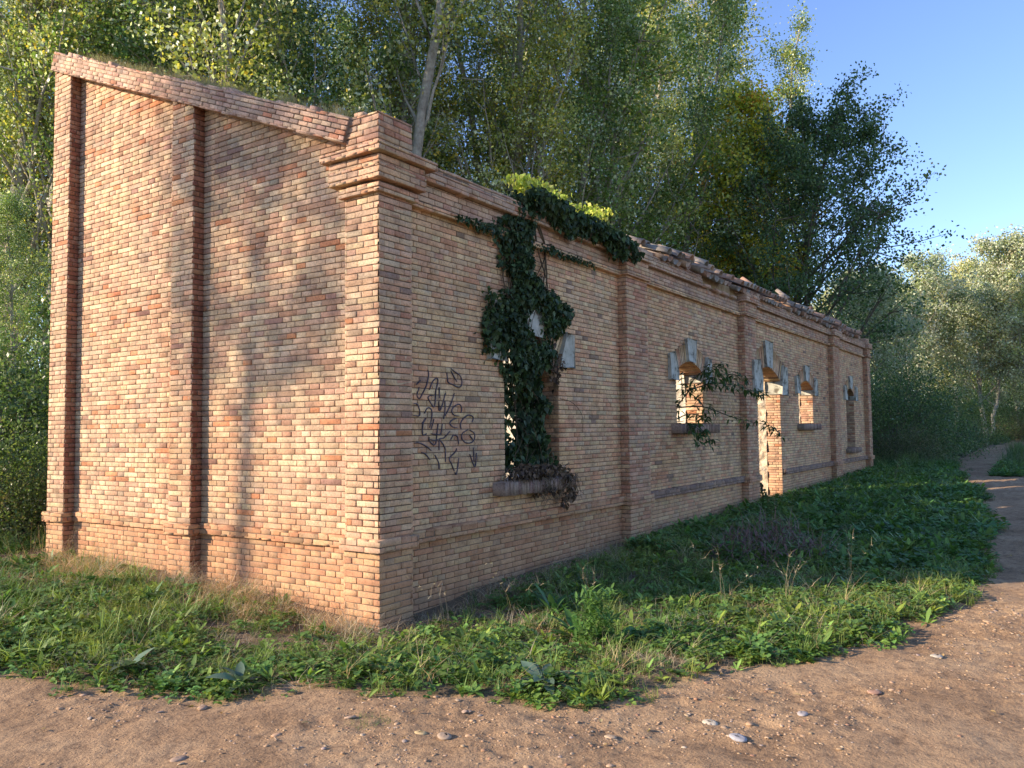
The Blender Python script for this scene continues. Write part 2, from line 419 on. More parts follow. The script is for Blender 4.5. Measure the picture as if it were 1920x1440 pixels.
for i, o in enumerate(OPEN):
    if i == 2: continue
    ac, core = Acc(), Acc()
    x = o[0]-.22 if i < 3 else o[0]-.15; e = o[1]+.10 if i != 1 else o[1]+.3
    if i == 0: e = o[1]+.10
    while x < e-.02:        # bricks set on edge
        wd = .05
        box(ac, (x+.004, -.03+rng.normal(0, .004), o[2]-.135+rng.normal(0, .003)), XA*(wd-.008), YA*.42, ZA*(.13+rng.normal(0, .004)), palette(1, [(1, (.30, .23, .20)), (1, (.36, .27, .22)), (1, (.25, .17, .15))])[0])
        x += wd
    box(core, (o[0]-.2, -.015, o[2]-.125), XA*(e-o[0]+.18), YA*.42, ZA*.11)
    finish('window_sill', ac, core, RUIN)

# pilasters of the front, corner pier, far pier: shafts with caps
def profile_front(x0, x1, l, r, z_plinth=.585):
    ac, core = Acc(), Acc(); wd = x1-x0
    sk = 'f'+('l' if l else '')+('r' if r else '')
    obox(ac, core, (x0, 0, -.2), XA, ZA, -YA, wd, 3.72, BY+.05, sk, P_RED)
    obox(ac, core, (x0-.03, -.035, .575), XA, ZA, -YA, wd+.06, .104, .12, 'flrbt', P_RED, rough=2)
    obox(ac, core, (x0-.04, -.045, 3.51), XA, ZA, -YA, wd+.08, .06, .2, 'flrb', P_RED, rough=1.5)
    obox(ac, core, (x0-.02, -.022, 3.57), XA, ZA, -YA, wd+.04, .19, .2, 'flr', P_RED)
    obox(ac, core, (x0-.06, -.070, 3.76), XA, ZA, -YA, wd+.12, .15, .3, 'flrbt', P_CAP, rough=2)
    return ac, core
for (a, b) in PIL:
    finish('pilaster', *profile_front(a, b, 1, 1), RUIN)
ac, core = profile_front(LEN-.42, LEN, 1, 1)
obox(ac, core, (LEN-.40, .0, 3.92), XA, ZA, -YA, .38, .14, .34, 'flrt', P_CAP, rough=2)
finish('pilaster', ac, core, RUIN)

# corner pier (faces both ways)
ac, core = Acc(), Acc()
def corner(z0, z1, pr, py, px, sk='flbt', pal=P_CAP, rough=1.5):
    """block round the corner: pr proud, reaches py along the gable and px along the front"""
    box(core, (-pr+.009, -pr+.009, z0+.004), XA*(px+pr-.018), ZA*(z1-z0-.008), YA*(py+pr-.018))
    obox(ac, Acc(), (-pr, -pr, z0), XA, ZA, -YA, px+pr, z1-z0, py+pr, 'fr'+('b' if 'b' in sk else '')+('t' if 't' in sk else ''), P_RED if pal is P_CAP else pal, rough=rough)
    bricks(ac, (-pr, -pr, 0), YA, ZA, -XA, z0, z1, lambda z: [(0, py+pr)], pal, rough=rough)
    bricks(ac, (0, py, 0), XA, ZA, YA, z0, z1, lambda z: [(-pr, .13)], pal, rough=rough)
corner(-.25, .60, 0, .40, .40, 'f', P_PLINTH)
corner(.60, 3.52, 0, .385, .40, 'f', P_GABLE)
bricks(ac, (0, -.0035, 0), XA, ZA, -YA, .69, 3.50, lambda z: [(0, .40)], P_RED)
corner(.575, .68, .035, .42, .44)
corner(3.50, 3.575, .045, .425, .445)
corner(3.60, 3.72, .088, .50, .50)
corner(3.575, 3.60, .02, .40, .42, 'f')
corner(3.72, 3.80, .08, .49, .49, 'f')
corner(3.80, 3.87, .135, .55, .60)
corner(3.87, 4.18, .01, .36, .405, 'ft', P_CAP, 2)
for k in range(9):
    u, v = random.uniform(0, .36), random.uniform(0, .3)
    box(ac, (u-.02, v-.02, 4.175), XA*random.uniform(.06, .13), YA*random.uniform(.06, .12), ZA*random.uniform(.015, .05), palette(1, P_CAP)[0])
# core for the return towards the gable so nothing is hollow
box(core, (.01, .01, -.25), XA*.3, YA*.34, ZA*4.1)
finish('corner_pier', ac, core, RUIN)

# cornice and parapet of the front
for k, (a, b) in enumerate(spans):
    ac, core = Acc(), Acc(); a2 = a+.0 if k else a-.02
    obox(ac, core, (a2, .052, 3.51), XA, ZA, -YA, b-a2, .058, .3, 'fb', P_FRONT, rough=1.5)
    obox(ac, core, (a2, .088, 3.568), XA, ZA, -YA, b-a2, .192, .3, 'f', P_CAP)
    finish('cornice', ac, core, RUIN)
for k, (a, b) in enumerate([(.50, PIL[0][0]-.06), (PIL[0][1]+.06, 7.35), (PIL[1][1]+.06, PIL[2][0]-.06), (PIL[2][1]+.06, LEN-.48)]):
    ac, core = Acc(), Acc()
    obox(ac, core, (a, .018, 3.76), XA, ZA, -YA, b-a, .112, .35, 'fb', P_CAP, rough=2)
    obox(ac, core, (a+.03, .032, 3.872), XA, ZA, -YA, b-a-.03, .052, .33, 'ft', P_CAP, rough=2.5, drop=.06)
    x = a                                         # loosened bricks and mortar lumps along the top
    while x < b-.2:
        if random.random() < .7:
            box(ac, (x, .04+random.uniform(0, .2), 3.922+random.uniform(-.01, .004)), XA*random.uniform(.08, .24), YA*random.uniform(.07, .12)+XA*random.uniform(-.03, .03), ZA*random.uniform(.015, .045), palette(1, P_CAP)[0])
        x += random.uniform(.1, .35)
    finish('parapet', ac, core, RUIN)
# stretch where the parapet has fallen and the yellow bedding shows
a = Acc(); rough_sheet(a, (7.34, .16, 3.75), XA, ZA, -YA, 1.9, .30, .04, .05, 41)
rough_sheet(a, (7.30, .13, 3.765), XA, YA, ZA, 1.98, .5, .04, .04, 43)
obj('parapet_bedding', a.mesh('parapet_bedding', mk_simple('ochre_mortar', [(.3, (.25, .17, .09)), (.7, (.42, .30, .16))], 12)), RUIN)
ac, core = Acc(), Acc()
for q in ((7.42, .3), (7.95, .25), (8.3, .28), (8.75, .22)):
    box(ac, (q[0], .02, 3.762), XA*q[1]+ZA*random.uniform(-.02, .02), YA*.13, ZA*.045, palette(1, P_CAP)[0])
box(core, (7.3, .35, 3.7), XA*2, YA*.3, ZA*.3)
finish('loose_bricks', ac, core, RUIN)

# plinth band of the front (rounded, weathered), broken at the door
ac, core = Acc(), Acc()
for k, (a, b) in enumerate(spans):
    segs = [(a, b)] if k != 2 else [(a, 10.13), (11.82, b)]
    for (p, q) in segs:
        obox(ac, core, (p, .052, .585), XA, ZA, -YA, q-p, .104, .14, 'fbt', P_PLINTH if k == 0 else [(1, (.26, .20, .18)), (1, (.34, .24, .19)), (1, (.20, .17, .17))], rough=2)
finish('plinth_band', ac, core, RUIN)
ac, core = Acc(), Acc()
for (p, q) in ((.42, 2.47), (2.85, 4.82)):
    obox(ac, core, (.090, p, .57), YA, ZA, -XA, q-p, .104, .12, 'fbt', P_PLINTH, rough=1.6)
for (p, q) in ((2.455, 2.865), (4.80, 5.23)):
    obox(ac, core, (-.035, p, .56), YA, ZA, -XA, q-p, .104, .2, 'flrbt', P_PLINTH, rough=2.5)
finish('plinth_band', ac, core, RUIN)

# gable wall
SL = .39; sl = math.atan(SL)
def gtop(y): return 3.95+SL*(y-.37)
def giv(lo, hi, dz=0):
    def f(z):
        a = lo if z < gtop(lo)+dz else .37+(z-dz-3.95)/SL
        return [(a, hi)] if a < hi else []
    return f
ac, core = Acc(), Acc()
for (a, b) in ((.385, 2.48), (2.84, 4.83)):
    bricks(ac, (BY, 0, 0), YA, ZA, -XA, -.1, .60, giv(a, b), P_PLINTH)
    bricks(ac, (BY, 0, 0), YA, ZA, -XA, .60, 6.0, giv(a, b, .06), P_GABLE)
a = [(.14, -.3), (DEP-.02, -.3), (DEP-.02, gtop(DEP)+.05), (.37, 4.0), (.14, 4.0)]
v = [(BY+.009, y, z) for y, z in a]+[(.52, y, z) for y, z in a]
core.add(v, [[0, 3, 4, 0][:4] and [0, 2, 3, 4], [5, 9, 8, 7]]+[[i, (i+1) % 5, 5+(i+1) % 5, 5+i] for i in range(5)], None)
core.add(v, [[0, 1, 2, 2]], None) if False else None
core.T = []
core.add([v[0], v[1], v[2], v[2]], [[0, 1, 2, 3]])
core.add([v[5], v[7], v[6], v[6]], [[0, 1, 2, 3]])
finish('gable_wall', ac, core, RUIN)
for (a, b, sk) in ((2.48, 2.84, 'lr'), (4.83, DEP, 'lr')):
    ac, core = Acc(), Acc()
    top = gtop(b)+.03
    bricks(ac, (0, 0, 0), YA, ZA, -XA, -.1, .60, giv(a, b, .03), P_PLINTH)
    bricks(ac, (0, 0, 0), YA, ZA, -XA, .60, top, giv(a, b, .03), P_GABLE)
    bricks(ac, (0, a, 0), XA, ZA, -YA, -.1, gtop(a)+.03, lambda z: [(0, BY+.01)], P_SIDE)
    bricks(ac, (0, b, 0), XA, ZA, YA, -.1, top, lambda z: [(0, BY+.01 if b < 5 else .5)], P_RED)
    zt0, zt1 = gtop(a), gtop(b)
    v = [(.009, a+.009, -.2), (.009, b-.009, -.2), (.009, b-.009, zt1), (.009, a+.009, zt0)]
    v += [(x+BY+.1, y, z) for x, y, z in v]
    core.add(v, [[0, 1, 2, 3], [4, 5, 6, 7], [0, 1, 5, 4], [1, 2, 6, 5], [2, 3, 7, 6], [3, 0, 4, 7]])
    finish('pilaster', ac, core, RUIN)
# raking coping
ac, core = Acc(), Acc()
Ur, Vr = np.array([0, cos(sl), sin(sl)]), np.array([0, -sin(sl), cos(sl)])
LR = (DEP+.02-.37)/cos(sl)
P_RAKE = [(35, (.54, .38, .30)), (30, (.60, .44, .33)), (18, (.47, .29, .23)), (10, (.40, .31, .25)), (3, (.50, .22, .13))]
O = np.array([-.045, .37, 3.975])+Vr*0
vO = float(O@Vr)
obox(ac, core, O, Ur, Vr, -XA, LR, .216, .55, 'fbrt', P_RAKE, row=.0432, hdr=.15, rough=1.8, hp=.8)
x = .3
while x < LR-.1:                                  # ragged loose top course
    if random.random() < .72:
        p = O+Ur*x+Vr*random.uniform(.196, .206)+XA*random.uniform(0, .03)
        box(ac, p, Ur*random.uniform(.08, .2), XA*.12, Vr*random.uniform(.02, .05), palette(1, P_RAKE)[0])
    x += random.uniform(.09, .2)
finish('raking_coping', ac, core, RUIN)

# inner cross walls and what is left of the rear wall
def inner(name, x, y0, y1, h0, h1, mat, seed):
    a = Acc(); n = int((y1-y0)/.05)
    rough_sheet(a, (x, y0, 0), YA, ZA, -XA, y1-y0, h0, .05, .06, seed)
    box(a, (x+.03, y0, -.2), XA*.35, YA*(y1-y0), ZA*(h0+.18))
    k = y0
    while k < y1-.1:
        wd = random.uniform(.15, .4); box(a, (x+.02, k, h0-.05), XA*.34, YA*min(wd, y1-k), ZA*random.uniform(.05, max(.1, h1-h0))); k += wd
    obj(name, a.mesh(name, mat), RUIN)
inner('inner_wall', 4.75, .68, 2.25, 3.1, 3.4, M_PLASTER, 3)
inner('inner_wall', 9.45, .68, 1.75, 3.1, 3.5, M_RUBBLE, 4)
inner('inner_wall', 9.0, .68, 1.15, 3.3, 3.5, M_PLASTER, 14)
inner('inner_wall', 16.05, .68, 5.0, 2.85, 2.95, M_PLASTER, 5)
a = Acc(); k = .5; hz = 1.8
while k < LEN:
    wd = random.uniform(.5, 1.1); hz = min(2.5, max(.7, hz+random.uniform(-.35, .3)))
    box(a, (k, DEP-.5, -.2), XA*min(wd, LEN-k), YA*.48, ZA*(hz+.2)); k += wd
obj('rear_wall', a.mesh('rear_wall', M_RUBBLE), RUIN)
a = Acc(); box(a, (LEN-.5, .68, -.2), XA*.48, YA*4.2, ZA*3.6)
obj('end_wall', a.mesh('end_wall', M_RUBBLE), RUIN)
ac, core = Acc(), Acc()                            # stump of masonry standing on the far end
obox(ac, core, (19.0, .85, 3.70), XA, ZA, -YA, .9, .62, .5, 'flrt', P_CAP, rough=2)
finish('masonry_stump', ac, core, RUIN)

# remnants of the tiled roof along the eaves
def tile(a, x, y, z, ln, pitch, r, up, c, roll=0):
    n = 7; vs = []
    for t, k in ((0, 1.0), (1, .82)):
        for s in (1.0, .86):
            for i in range(n):
                th = pi*i/(n-1); rr = r*k*s
                dx, dz = -rr*cos(th), rr*sin(th)*(1 if up else -1)
                dx += roll*t
                yy = ln*t
                vs.append((x+dx, y+yy*cos(pitch)-dz*sin(pitch), z+yy*sin(pitch)+dz*cos(pitch)))
    g = lambda t, s, i: (t*2+s)*n+i
    q = []
    for i in range(n-1):
        q += [[g(0, 0, i), g(0, 0, i+1), g(1, 0, i+1), g(1, 0, i)], [g(0, 1, i), g(1, 1, i), g(1, 1, i+1), g(0, 1, i+1)],
              [g(0, 0, i), g(0, 1, i), g(0, 1, i+1), g(0, 0, i+1)], [g(1, 0, i), g(1, 0, i+1), g(1, 1, i+1), g(1, 1, i)]]
    a.add(vs, q, None, c)
def tcol():
    return np.array(random.choice([(.50, .31, .22), (.42, .27, .20), (.40, .36, .31), (.32, .27, .24), (.55, .40, .30), (.36, .33, .30)]))*random.uniform(.8, 1.15)
for (x0, x1, rows, seed) in ((5.6, 9.15, 2, 1), (9.2, 11.6, 3, 2), (12.2, 15.8, 2, 3), (16.3, 18.9, 2, 4)):
    a = Acc(); x = x0; random.seed(seed)
    while x < x1:
        for rw in range(rows):
            if random.random() < .22 and seed != 2: continue
            jit = .01 if seed == 2 else .05
            yy = -.07+rw*.32+random.uniform(-jit, jit); zz = 4.0+rw*.13+(0 if seed in (1, 2) else .0)+random.uniform(0, jit*.5)
            tile(a, x, yy, zz-.035, .40, .38, .085, False, tcol(), random.uniform(-jit, jit))
            if random.random() < .85: tile(a, x+.09, yy-.01, zz+.01, .40, .38+random.uniform(-jit, jit)*2, .085, True, tcol(), random.uniform(-jit, jit))
        x += .18
    for k in range(10):
        tile(a, random.uniform(x0, x1), random.uniform(.1, .8), 4.10+random.uniform(0, .16), .38, random.uniform(-.2, .8), .085, random.random() < .6, tcol(), random.uniform(-.2, .2))
    obj('roof_tiles', a.mesh('roof_tiles', M_TILE), RUIN)
a = Acc()
for k, (x, z) in enumerate([(17.3, 4.15), (17.6, 4.2), (18.2, 4.12), (18.6, 4.1), (19.3, 4.05), (17.9, 4.25)]):
    tile(a, x, .1+.05*k, z, .42, random.uniform(.1, .6), .11, k % 2 == 0, tcol(), random.uniform(-.2, .2))
box(a, (5.5, .42, 3.88), XA*13.3, YA*.3, ZA*.14)   # bedding under the tiles
obj('ridge_rubble', a.mesh('ridge_rubble', M_TILE), RUIN)

# graffiti: painted strokes
GR = [[(0.46, 2.07), (0.47, 2.05)], [(0.59, 1.95), (0.65, 1.99)], [(0.75, 2.09), (0.76, 2.04), (0.73, 1.95), (0.67, 1.87), (0.63, 1.83), (0.6, 1.86), (0.63, 1.93)], [(0.77, 1.91), (0.81, 1.98), (0.87, 2.02), (0.89, 1.99), (0.86, 1.9), (0.85, 1.81), (0.83, 1.76), (0.78, 1.8), (0.75, 1.84), (0.78, 1.86), (0.83, 1.86)], [(0.91, 1.94), (0.91, 1.84)], [(0.9, 1.73), (0.9, 1.81), (0.91, 1.73), (0.95, 1.78), (1.0, 1.89)], [(0.97, 1.65), (0.99, 1.74), (0.99, 1.82)], [(0.99, 1.68), (1.07, 1.78), (1.13, 1.89)], [(1.02, 2.08), (1.03, 2.03), (1.04, 1.99), (1.11, 1.97), (1.19, 1.95), (1.24, 1.97), (1.24, 2.03), (1.2, 2.07), (1.12, 2.1), (1.08, 2.12)], [(1.08, 2.1), (1.13, 2.04), (1.17, 2.0)], [(1.23, 1.71), (1.24, 1.76), (1.2, 1.79), (1.13, 1.77), (1.09, 1.73), (1.12, 1.69), (1.2, 1.68)], [(0.55, 1.78), (0.6, 1.78), (0.63, 1.73), (0.63, 1.68), (0.55, 1.68)], [(0.7, 1.7), (0.73, 1.74), (0.77, 1.75), (0.8, 1.72), (0.8, 1.67), (0.77, 1.57)], [(0.66, 1.61), (0.72, 1.66), (0.68, 1.61), (0.67, 1.55), (0.68, 1.51), (0.73, 1.52)], [(0.79, 1.56), (0.83, 1.65)], [(0.89, 1.61), (0.87, 1.51), (0.86, 1.45), (0.83, 1.42), (0.77, 1.45), (0.76, 1.49)], [(0.95, 1.61), (0.93, 1.52)], [(0.79, 1.52), (0.91, 1.51), (0.93, 1.53)], [(1.16, 1.66), (1.09, 1.64), (1.06, 1.61), (1.1, 1.58), (1.17, 1.57)], [(1.23, 1.56), (1.22, 1.61), (1.27, 1.66), (1.35, 1.69), (1.42, 1.67), (1.4, 1.62)], [(0.77, 1.47), (0.84, 1.46), (0.91, 1.47)], [(1.06, 1.54), (0.97, 1.48), (0.91, 1.47), (0.96, 1.42), (0.99, 1.37), (0.99, 1.26)], [(0.9, 1.37), (0.9, 1.46)], [(1.07, 1.46), (1.11, 1.5), (1.17, 1.49), (1.19, 1.42)], [(1.33, 1.55), (1.25, 1.52), (1.24, 1.47), (1.3, 1.43), (1.39, 1.43), (1.44, 1.47), (1.43, 1.52), (1.36, 1.55)], [(1.36, 1.5), (1.42, 1.45)], [(0.56, 1.44), (0.63, 1.44), (0.72, 1.41), (0.79, 1.37)], [(0.65, 1.36), (0.71, 1.34), (0.77, 1.29)], [(0.84, 1.33), (0.89, 1.26), (0.9, 1.2)], [(1.16, 1.38), (1.14, 1.35), (1.05, 1.29), (1.08, 1.24), (1.12, 1.17)], [(1.19, 1.29), (1.17, 1.2), (1.15, 1.14), (1.13, 1.16)], [(1.36, 1.32), (1.44, 1.2), (1.47, 1.33)], [(1.42, 1.38), (1.43, 1.25)]]
def smooth_line(p, k=6):
    p = np.array(p, float)
    if len(p) < 3: return np.array([p[0]+(p[-1]-p[0])*t for t in np.linspace(0, 1, 5)])
    q = np.vstack([2*p[0]-p[1], p, 2*p[-1]-p[-2]]); o = []
    for i in range(1, len(q)-2):
        for t in np.linspace(0, 1, k, endpoint=False):
            a, b, c, d = q[i-1:i+3]
            o.append(.5*((2*b)+(-a+c)*t+(2*a-5*b+4*c-d)*t*t+(-a+3*b-3*c+d)*t**3))
    return np.array(o+[p[-1]])
a = Acc()
for s in GR:
    p = smooth_line(s, 8); d = np.gradient(p, axis=0); d /= np.linalg.norm(d, axis=1)[:, None]+1e-9
    wd = .0046*(.6+.6*np.sin(np.linspace(.3, 2.8, len(p))))
    nx = np.stack([-d[:, 1], d[:, 0]], 1)*wd[:, None]
    L_, R_ = p-nx, p+nx; y = BY-.0085; n = len(p)
    v = [(x, y, z) for x, z in L_]+[(x, y, z) for x, z in R_]+[(x, y+.009, z) for x, z in L_]+[(x, y+.009, z) for x, z in R_]
    q = []
    for i in range(n-1): q += [[i, i+1, n+i+1, n+i], [i, 2*n+i, 2*n+i+1, i+1], [n+i, n+i+1, 3*n+i+1, 3*n+i]]
    a.add(v, q)
obj('graffiti', a.mesh('graffiti', M_PAINT), RUIN)

# ================================================================ terrain
ss = lambda e0, e1, v: np.clip((v-e0)/(e1-e0), 0, 1)
EDGE = np.array([(-60, 52), (-25, 21), (-8, 6.0), (-4, 2.9), (-2.45, 1.2), (-1.95, -.05), (-1.7, -.75), (-1.15, -1.45), (-.9, -2.0), (-.45, -2.5), (.5, -3.1), (1.36, -3.45), (2.8, -3.8), (4.85, -3.95), (6.95, -3.9), (12.9, -3.3), (17.7, -2.5), (27, -1.55), (33, -1.7), (50, -2.4), (75, -1.5), (140, 10)])
EDGE2 = np.array([(-60, 40), (-30, 14), (-14, -1), (-9.5, -7), (-4, -9.6), (5, -9.3), (12, -8.4), (20, -6.9), (30, -5.6), (50, -5.6), (75, -5), (140, 5)])
def side(P, poly):
    """signed distance, positive to the right of the line (towards the road for EDGE)"""
    best = np.full(len(P), 1e9); sg = np.ones(len(P))
    for a, b in zip(poly[:-1], poly[1:]):
        d = b-a; L2 = d@d; t = np.clip(((P-a)@d)/L2, 0, 1); q = a+t[:, None]*d
        r = P-q; dist = np.hypot(r[:, 0], r[:, 1]); cr = d[0]*(P[:, 1]-a[1])-d[1]*(P[:, 0]-a[0])
        k = dist < best-1e-9; best[k] = dist[k]; sg[k] = np.where(cr[k] < 0, 1, -1)
    return best*sg
def roadness(x, y):
    """>0 inside the track, metres from its nearer edge"""
    sh = np.shape(x); P = np.stack([np.ravel(x), np.ravel(y)], 1).astype(float)
    wob = (fbm(P[:, 0]*1.3, P[:, 1]*1.3, 5)-.47)*.7
    s1 = side(P, EDGE)+wob; s2 = -side(P, EDGE2)+wob
    med = 1.0*((P[:, 0] > 19) & (P[:, 0] < 37))*(1-np.abs(P[:, 1]+3.35-.01*(P[:, 0]-20))/.42)  # grass strip between the wheel tracks
    s = np.minimum(s1, s2); s = np.where(med > 0, np.minimum(s, -med*.3), s)
    return s.reshape(sh)
def hbase(x, y):
    x = np.asarray(x, float); y = np.asarray(y, float)
    return .012*np.clip(x, 0, 200)+.03*np.clip(y+.5, 0, 6)*np.clip(1-x/40, 0, 1)+(fbm(x*.4, y*.4, 3)-.47)*.10*np.clip((np.hypot(x+5, y+5)-1)/3, 0, 1)
def hground(x, y):
    r = roadness(x, y); k = np.clip(r/.35+.5, 0, 1); k = k*k*(3-2*k)
    inside = (np.asarray(x) > .2) & (np.asarray(x) < LEN) & (np.asarray(y) > .2) & (np.asarray(y) < DEP)
    return hbase(x, y)-.07*np.exp(-(np.asarray(x)**2+np.asarray(y)**2)/1.6)*(1-k)+.015*(1-k)-.05*k+(fbm(np.asarray(x)*3, np.asarray(y)*3, 11)-.47)*.05*(1-k)
def hroad(x, y):
    rut = 0
    r = roadness(x, y)
    t = side(np.stack([np.ravel(x), np.ravel(y)], 1), EDGE).reshape(np.shape(x))
    rut = -.028*np.exp(-((t-1.5)/.28)**2)-.028*np.exp(-((t-3.0)/.28)**2)
    return hbase(x, y)+rut+(fbm(x*2.2, y*2.2, 21, 5)-.47)*.06+(fbm(x*14, y*14, 31, 3)-.43)*(.010+.034*ss(.42, .60, fbm(x*1.5, y*1.5, 91)))
def axis(lo, hi, f0, f1, step, grow=1.12):
    a = list(np.arange(f0, f1, step)); s = step
    x = f1
    while x < hi: a.append(x); s *= grow; x += s
    a.append(hi); s = step; x = f0-step; b = []
    while x > lo: b.append(x); s *= grow; x -= s
    b.append(lo)
    return np.array(b[::-1]+a)
def grid(xs, ys, hf, keep=None):
    X, Y = np.meshgrid(xs, ys); Z = hf(X, Y)
    V = np.stack([X, Y, Z], -1).reshape(-1, 3); idx = np.arange(X.size).reshape(X.shape)
    Q = np.stack([idx[:-1, :-1], idx[:-1, 1:], idx[1:, 1:], idx[1:, :-1]], -1)
    if keep is not None:
        K = keep(X, Y); k = K[:-1, :-1] & K[1:, 1:]; Q = Q[k]
    Q = Q.reshape(-1, 4); a = Acc(); used = np.unique(Q); rm = np.zeros(len(V), np.int64); rm[used] = np.arange(len(used))
    a.add(V[used], rm[Q]); return a
g = grid(axis(-300, 500, -5, 8, .10, 1.07), axis(-300, 400, -5, 3, .10, 1.07), hground)
tag(obj('ground', g.mesh('ground', M_SOIL, True)), kind='structure')
g = grid(axis(-40, 90, -3.2, 4, .030, 1.035), axis(-12, 40, -4.6, .8, .030, 1.035), hroad, lambda X, Y: roadness(X, Y) > -.35)
tag(obj('dirt_track', g.mesh('dirt_track', M_ROAD, True)), kind='structure')

# ================================================================ small plant kit
def inst(acc, T, pos, rz, sc, tilt=None, col=None, jc=.0):
    """merge transformed copies of template T=(V,Q,C)"""
    V, Q, C = T; n = len(pos); c, s = np.cos(rz), np.sin(rz)
    P = V[None]*sc[:, None, None] if np.ndim(sc) == 1 else V[None]*sc[:, None, :]
    if tilt is not None:
        ct, st = np.cos(tilt), np.sin(tilt)
        y = P[..., 1]*ct[:, None]-P[..., 2]*st[:, None]; z = P[..., 1]*st[:, None]+P[..., 2]*ct[:, None]
        P = np.stack([P[..., 0], y, z], -1)
    x = P[..., 0]*c[:, None]-P[..., 1]*s[:, None]; y = P[..., 0]*s[:, None]+P[..., 1]*c[:, None]
    P = np.stack([x, y, P[..., 2]], -1)+pos[:, None]
    CC = C[None]*(col[:, None] if col is not None else np.ones((n, 1, 3)))
    if jc: CC = CC*(1+rng.normal(0, jc, CC.shape[:2]+(1,)))
    F = Q[None]+np.arange(n)[:, None, None]*len(V)
    acc.add(P.reshape(-1, 3), F.reshape(-1, 4), None, np.clip(CC.reshape(-1, 3), 0, 2))
def leafT(shape, fold=.15, droop=.1):
    """leaf along +Y from the origin; shape = [(t, halfwidth)...]"""
    v = []; q = []
    for t, wd in shape:
        z = -droop*t*t
        v += [(-wd, t, z+fold*wd), (0, t, z), (wd, t, z+fold*wd)]
    for i in range(len(shape)-1):
        a = i*3; q += [[a, a+1, a+4, a+3], [a+1, a+2, a+5, a+4]]
    return np.array(v, float), np.array(q), np.ones((len(v), 3))
def blade(L, wd, lean, c0, c1, nseg=3):
    v = []; q = []; C = []
    for i in range(nseg+1):
        t = i/nseg; y = lean*L*t*t; z = L*t*(1-.25*lean*t); ww = wd*(1-t*.92)
        v += [(-ww/2, y, z), (ww/2, y, z)]; c = np.array(c0)*(1-t)+np.array(c1)*t; C += [c, c]
        if i: a = 2*i-2; q.append([a, a+1, a+3, a+2])
    return np.array(v), np.array(q), np.array(C)
def join(parts):
    V, Q, C = [], [], []; n = 0
    for v, q, c in parts: V.append(v); Q.append(q+n); C.append(c); n += len(v)
    return np.concatenate(V), np.concatenate(Q), np.concatenate(C)
def xf(T, rz=0, pitch=0, sc=1, loc=(0, 0, 0), col=None, roll=0):
    V, Q, C = T; V = V*sc
    if roll: c, s = cos(roll), sin(roll); V = np.stack([V[:, 0]*c+V[:, 2]*s, V[:, 1], -V[:, 0]*s+V[:, 2]*c], 1)
    c, s = cos(pitch), sin(pitch); V = np.stack([V[:, 0], V[:, 1]*c-V[:, 2]*s, V[:, 1]*s+V[:, 2]*c], 1)
    c, s = cos(rz), sin(rz); V = np.stack([V[:, 0]*c-V[:, 1]*s, V[:, 0]*s+V[:, 1]*c, V[:, 2]], 1)
    return V+np.array(loc), Q, C if col is None else C*np.array(col)
R_ = random.uniform
random.seed(11)
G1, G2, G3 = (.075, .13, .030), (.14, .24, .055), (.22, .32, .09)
STRAW = (.42, .33, .19)
def grass_tuft(n, L, wd, spread, c0, c1, lean=.5):
    P = []
    for i in range(n):
        a = R_(0, 2*pi); f = R_(.75, 1.3)
        P.append(xf(blade(L*R_(.5, 1), wd*R_(.7, 1.2), lean*R_(.2, 1.6), c0, c1), a, 0, 1, (R_(-spread, spread), R_(-spread, spread), -.01), np.ones(3)*f))
    return join(P)
OV = [(0, .02), (.25, .12), (.55, .2), (.8, .14), (1, .01)]
LAN = [(0, .03), (.3, .07), (.65, .11), (.85, .07), (1, .005)]
RND = [(0, .02), (.15, .3), (.45, .46), (.75, .34), (1, .02)]
def rosette(n, L, shape, c, up=.5, stalk=0.0):
    P = []
    for i in range(n):
        a = i*2.4+R_(-.3, .3); l = L*R_(.6, 1.05); p = up*R_(.3, 1.4)
        P.append(xf(leafT(shape, R_(.1, .4), R_(.15, .5)), a, p, l, (0, 0, R_(0, .02)), np.array(c)*R_(.7, 1.35), R_(-.4, .4)))
    return join(P)
def mallow(n, rad_, h, s, c):
    P = []
    for i in range(n):
        a, r = R_(0, 2*pi), rad_*math.sqrt(R_(0, 1)); z = h*(1-(r/rad_)**2*.6)*R_(.6, 1.1)
        P.append(xf(leafT(RND, R_(.2, .5), .15), R_(0, 2*pi), R_(-.3, .5), s*R_(.7, 1.3), (r*cos(a), r*sin(a), z), np.array(c)*R_(.7, 1.35)))
        P.append(xf(blade(z, .003, .0, G1, G2, 1), a, 0, 1, (r*cos(a), r*sin(a), 0)))
    return join(P)
TUFTS = [grass_tuft(16, .15, .006, .04, G1, G2), grass_tuft(22, .22, .007, .05, G1, G3, .7), grass_tuft(12, .10, .005, .05, G2, G3, .9)]
WEEDS = [rosette(9, .13, OV, G2, .6), rosette(12, .17, LAN, G2, .8), rosette(8, .10, OV, (.08, .17, .04), .4), mallow(14, .09, .10, .05, (.10, .20, .05)), mallow(20, .12, .14, .055, (.09, .18, .05))]
DRYT = [grass_tuft(16, .20, .0035, .06, STRAW, (.55, .44, .29), 1.4), grass_tuft(16, .13, .0035, .08, (.42, .32, .21), (.52, .41, .28), 2.0)]
TALL = [grass_tuft(16, .42, .007, .06, (.045, .09, .035), (.10, .17, .055), .6), grass_tuft(20, .32, .009, .07, (.045, .095, .035), (.085, .16, .055), .8)]

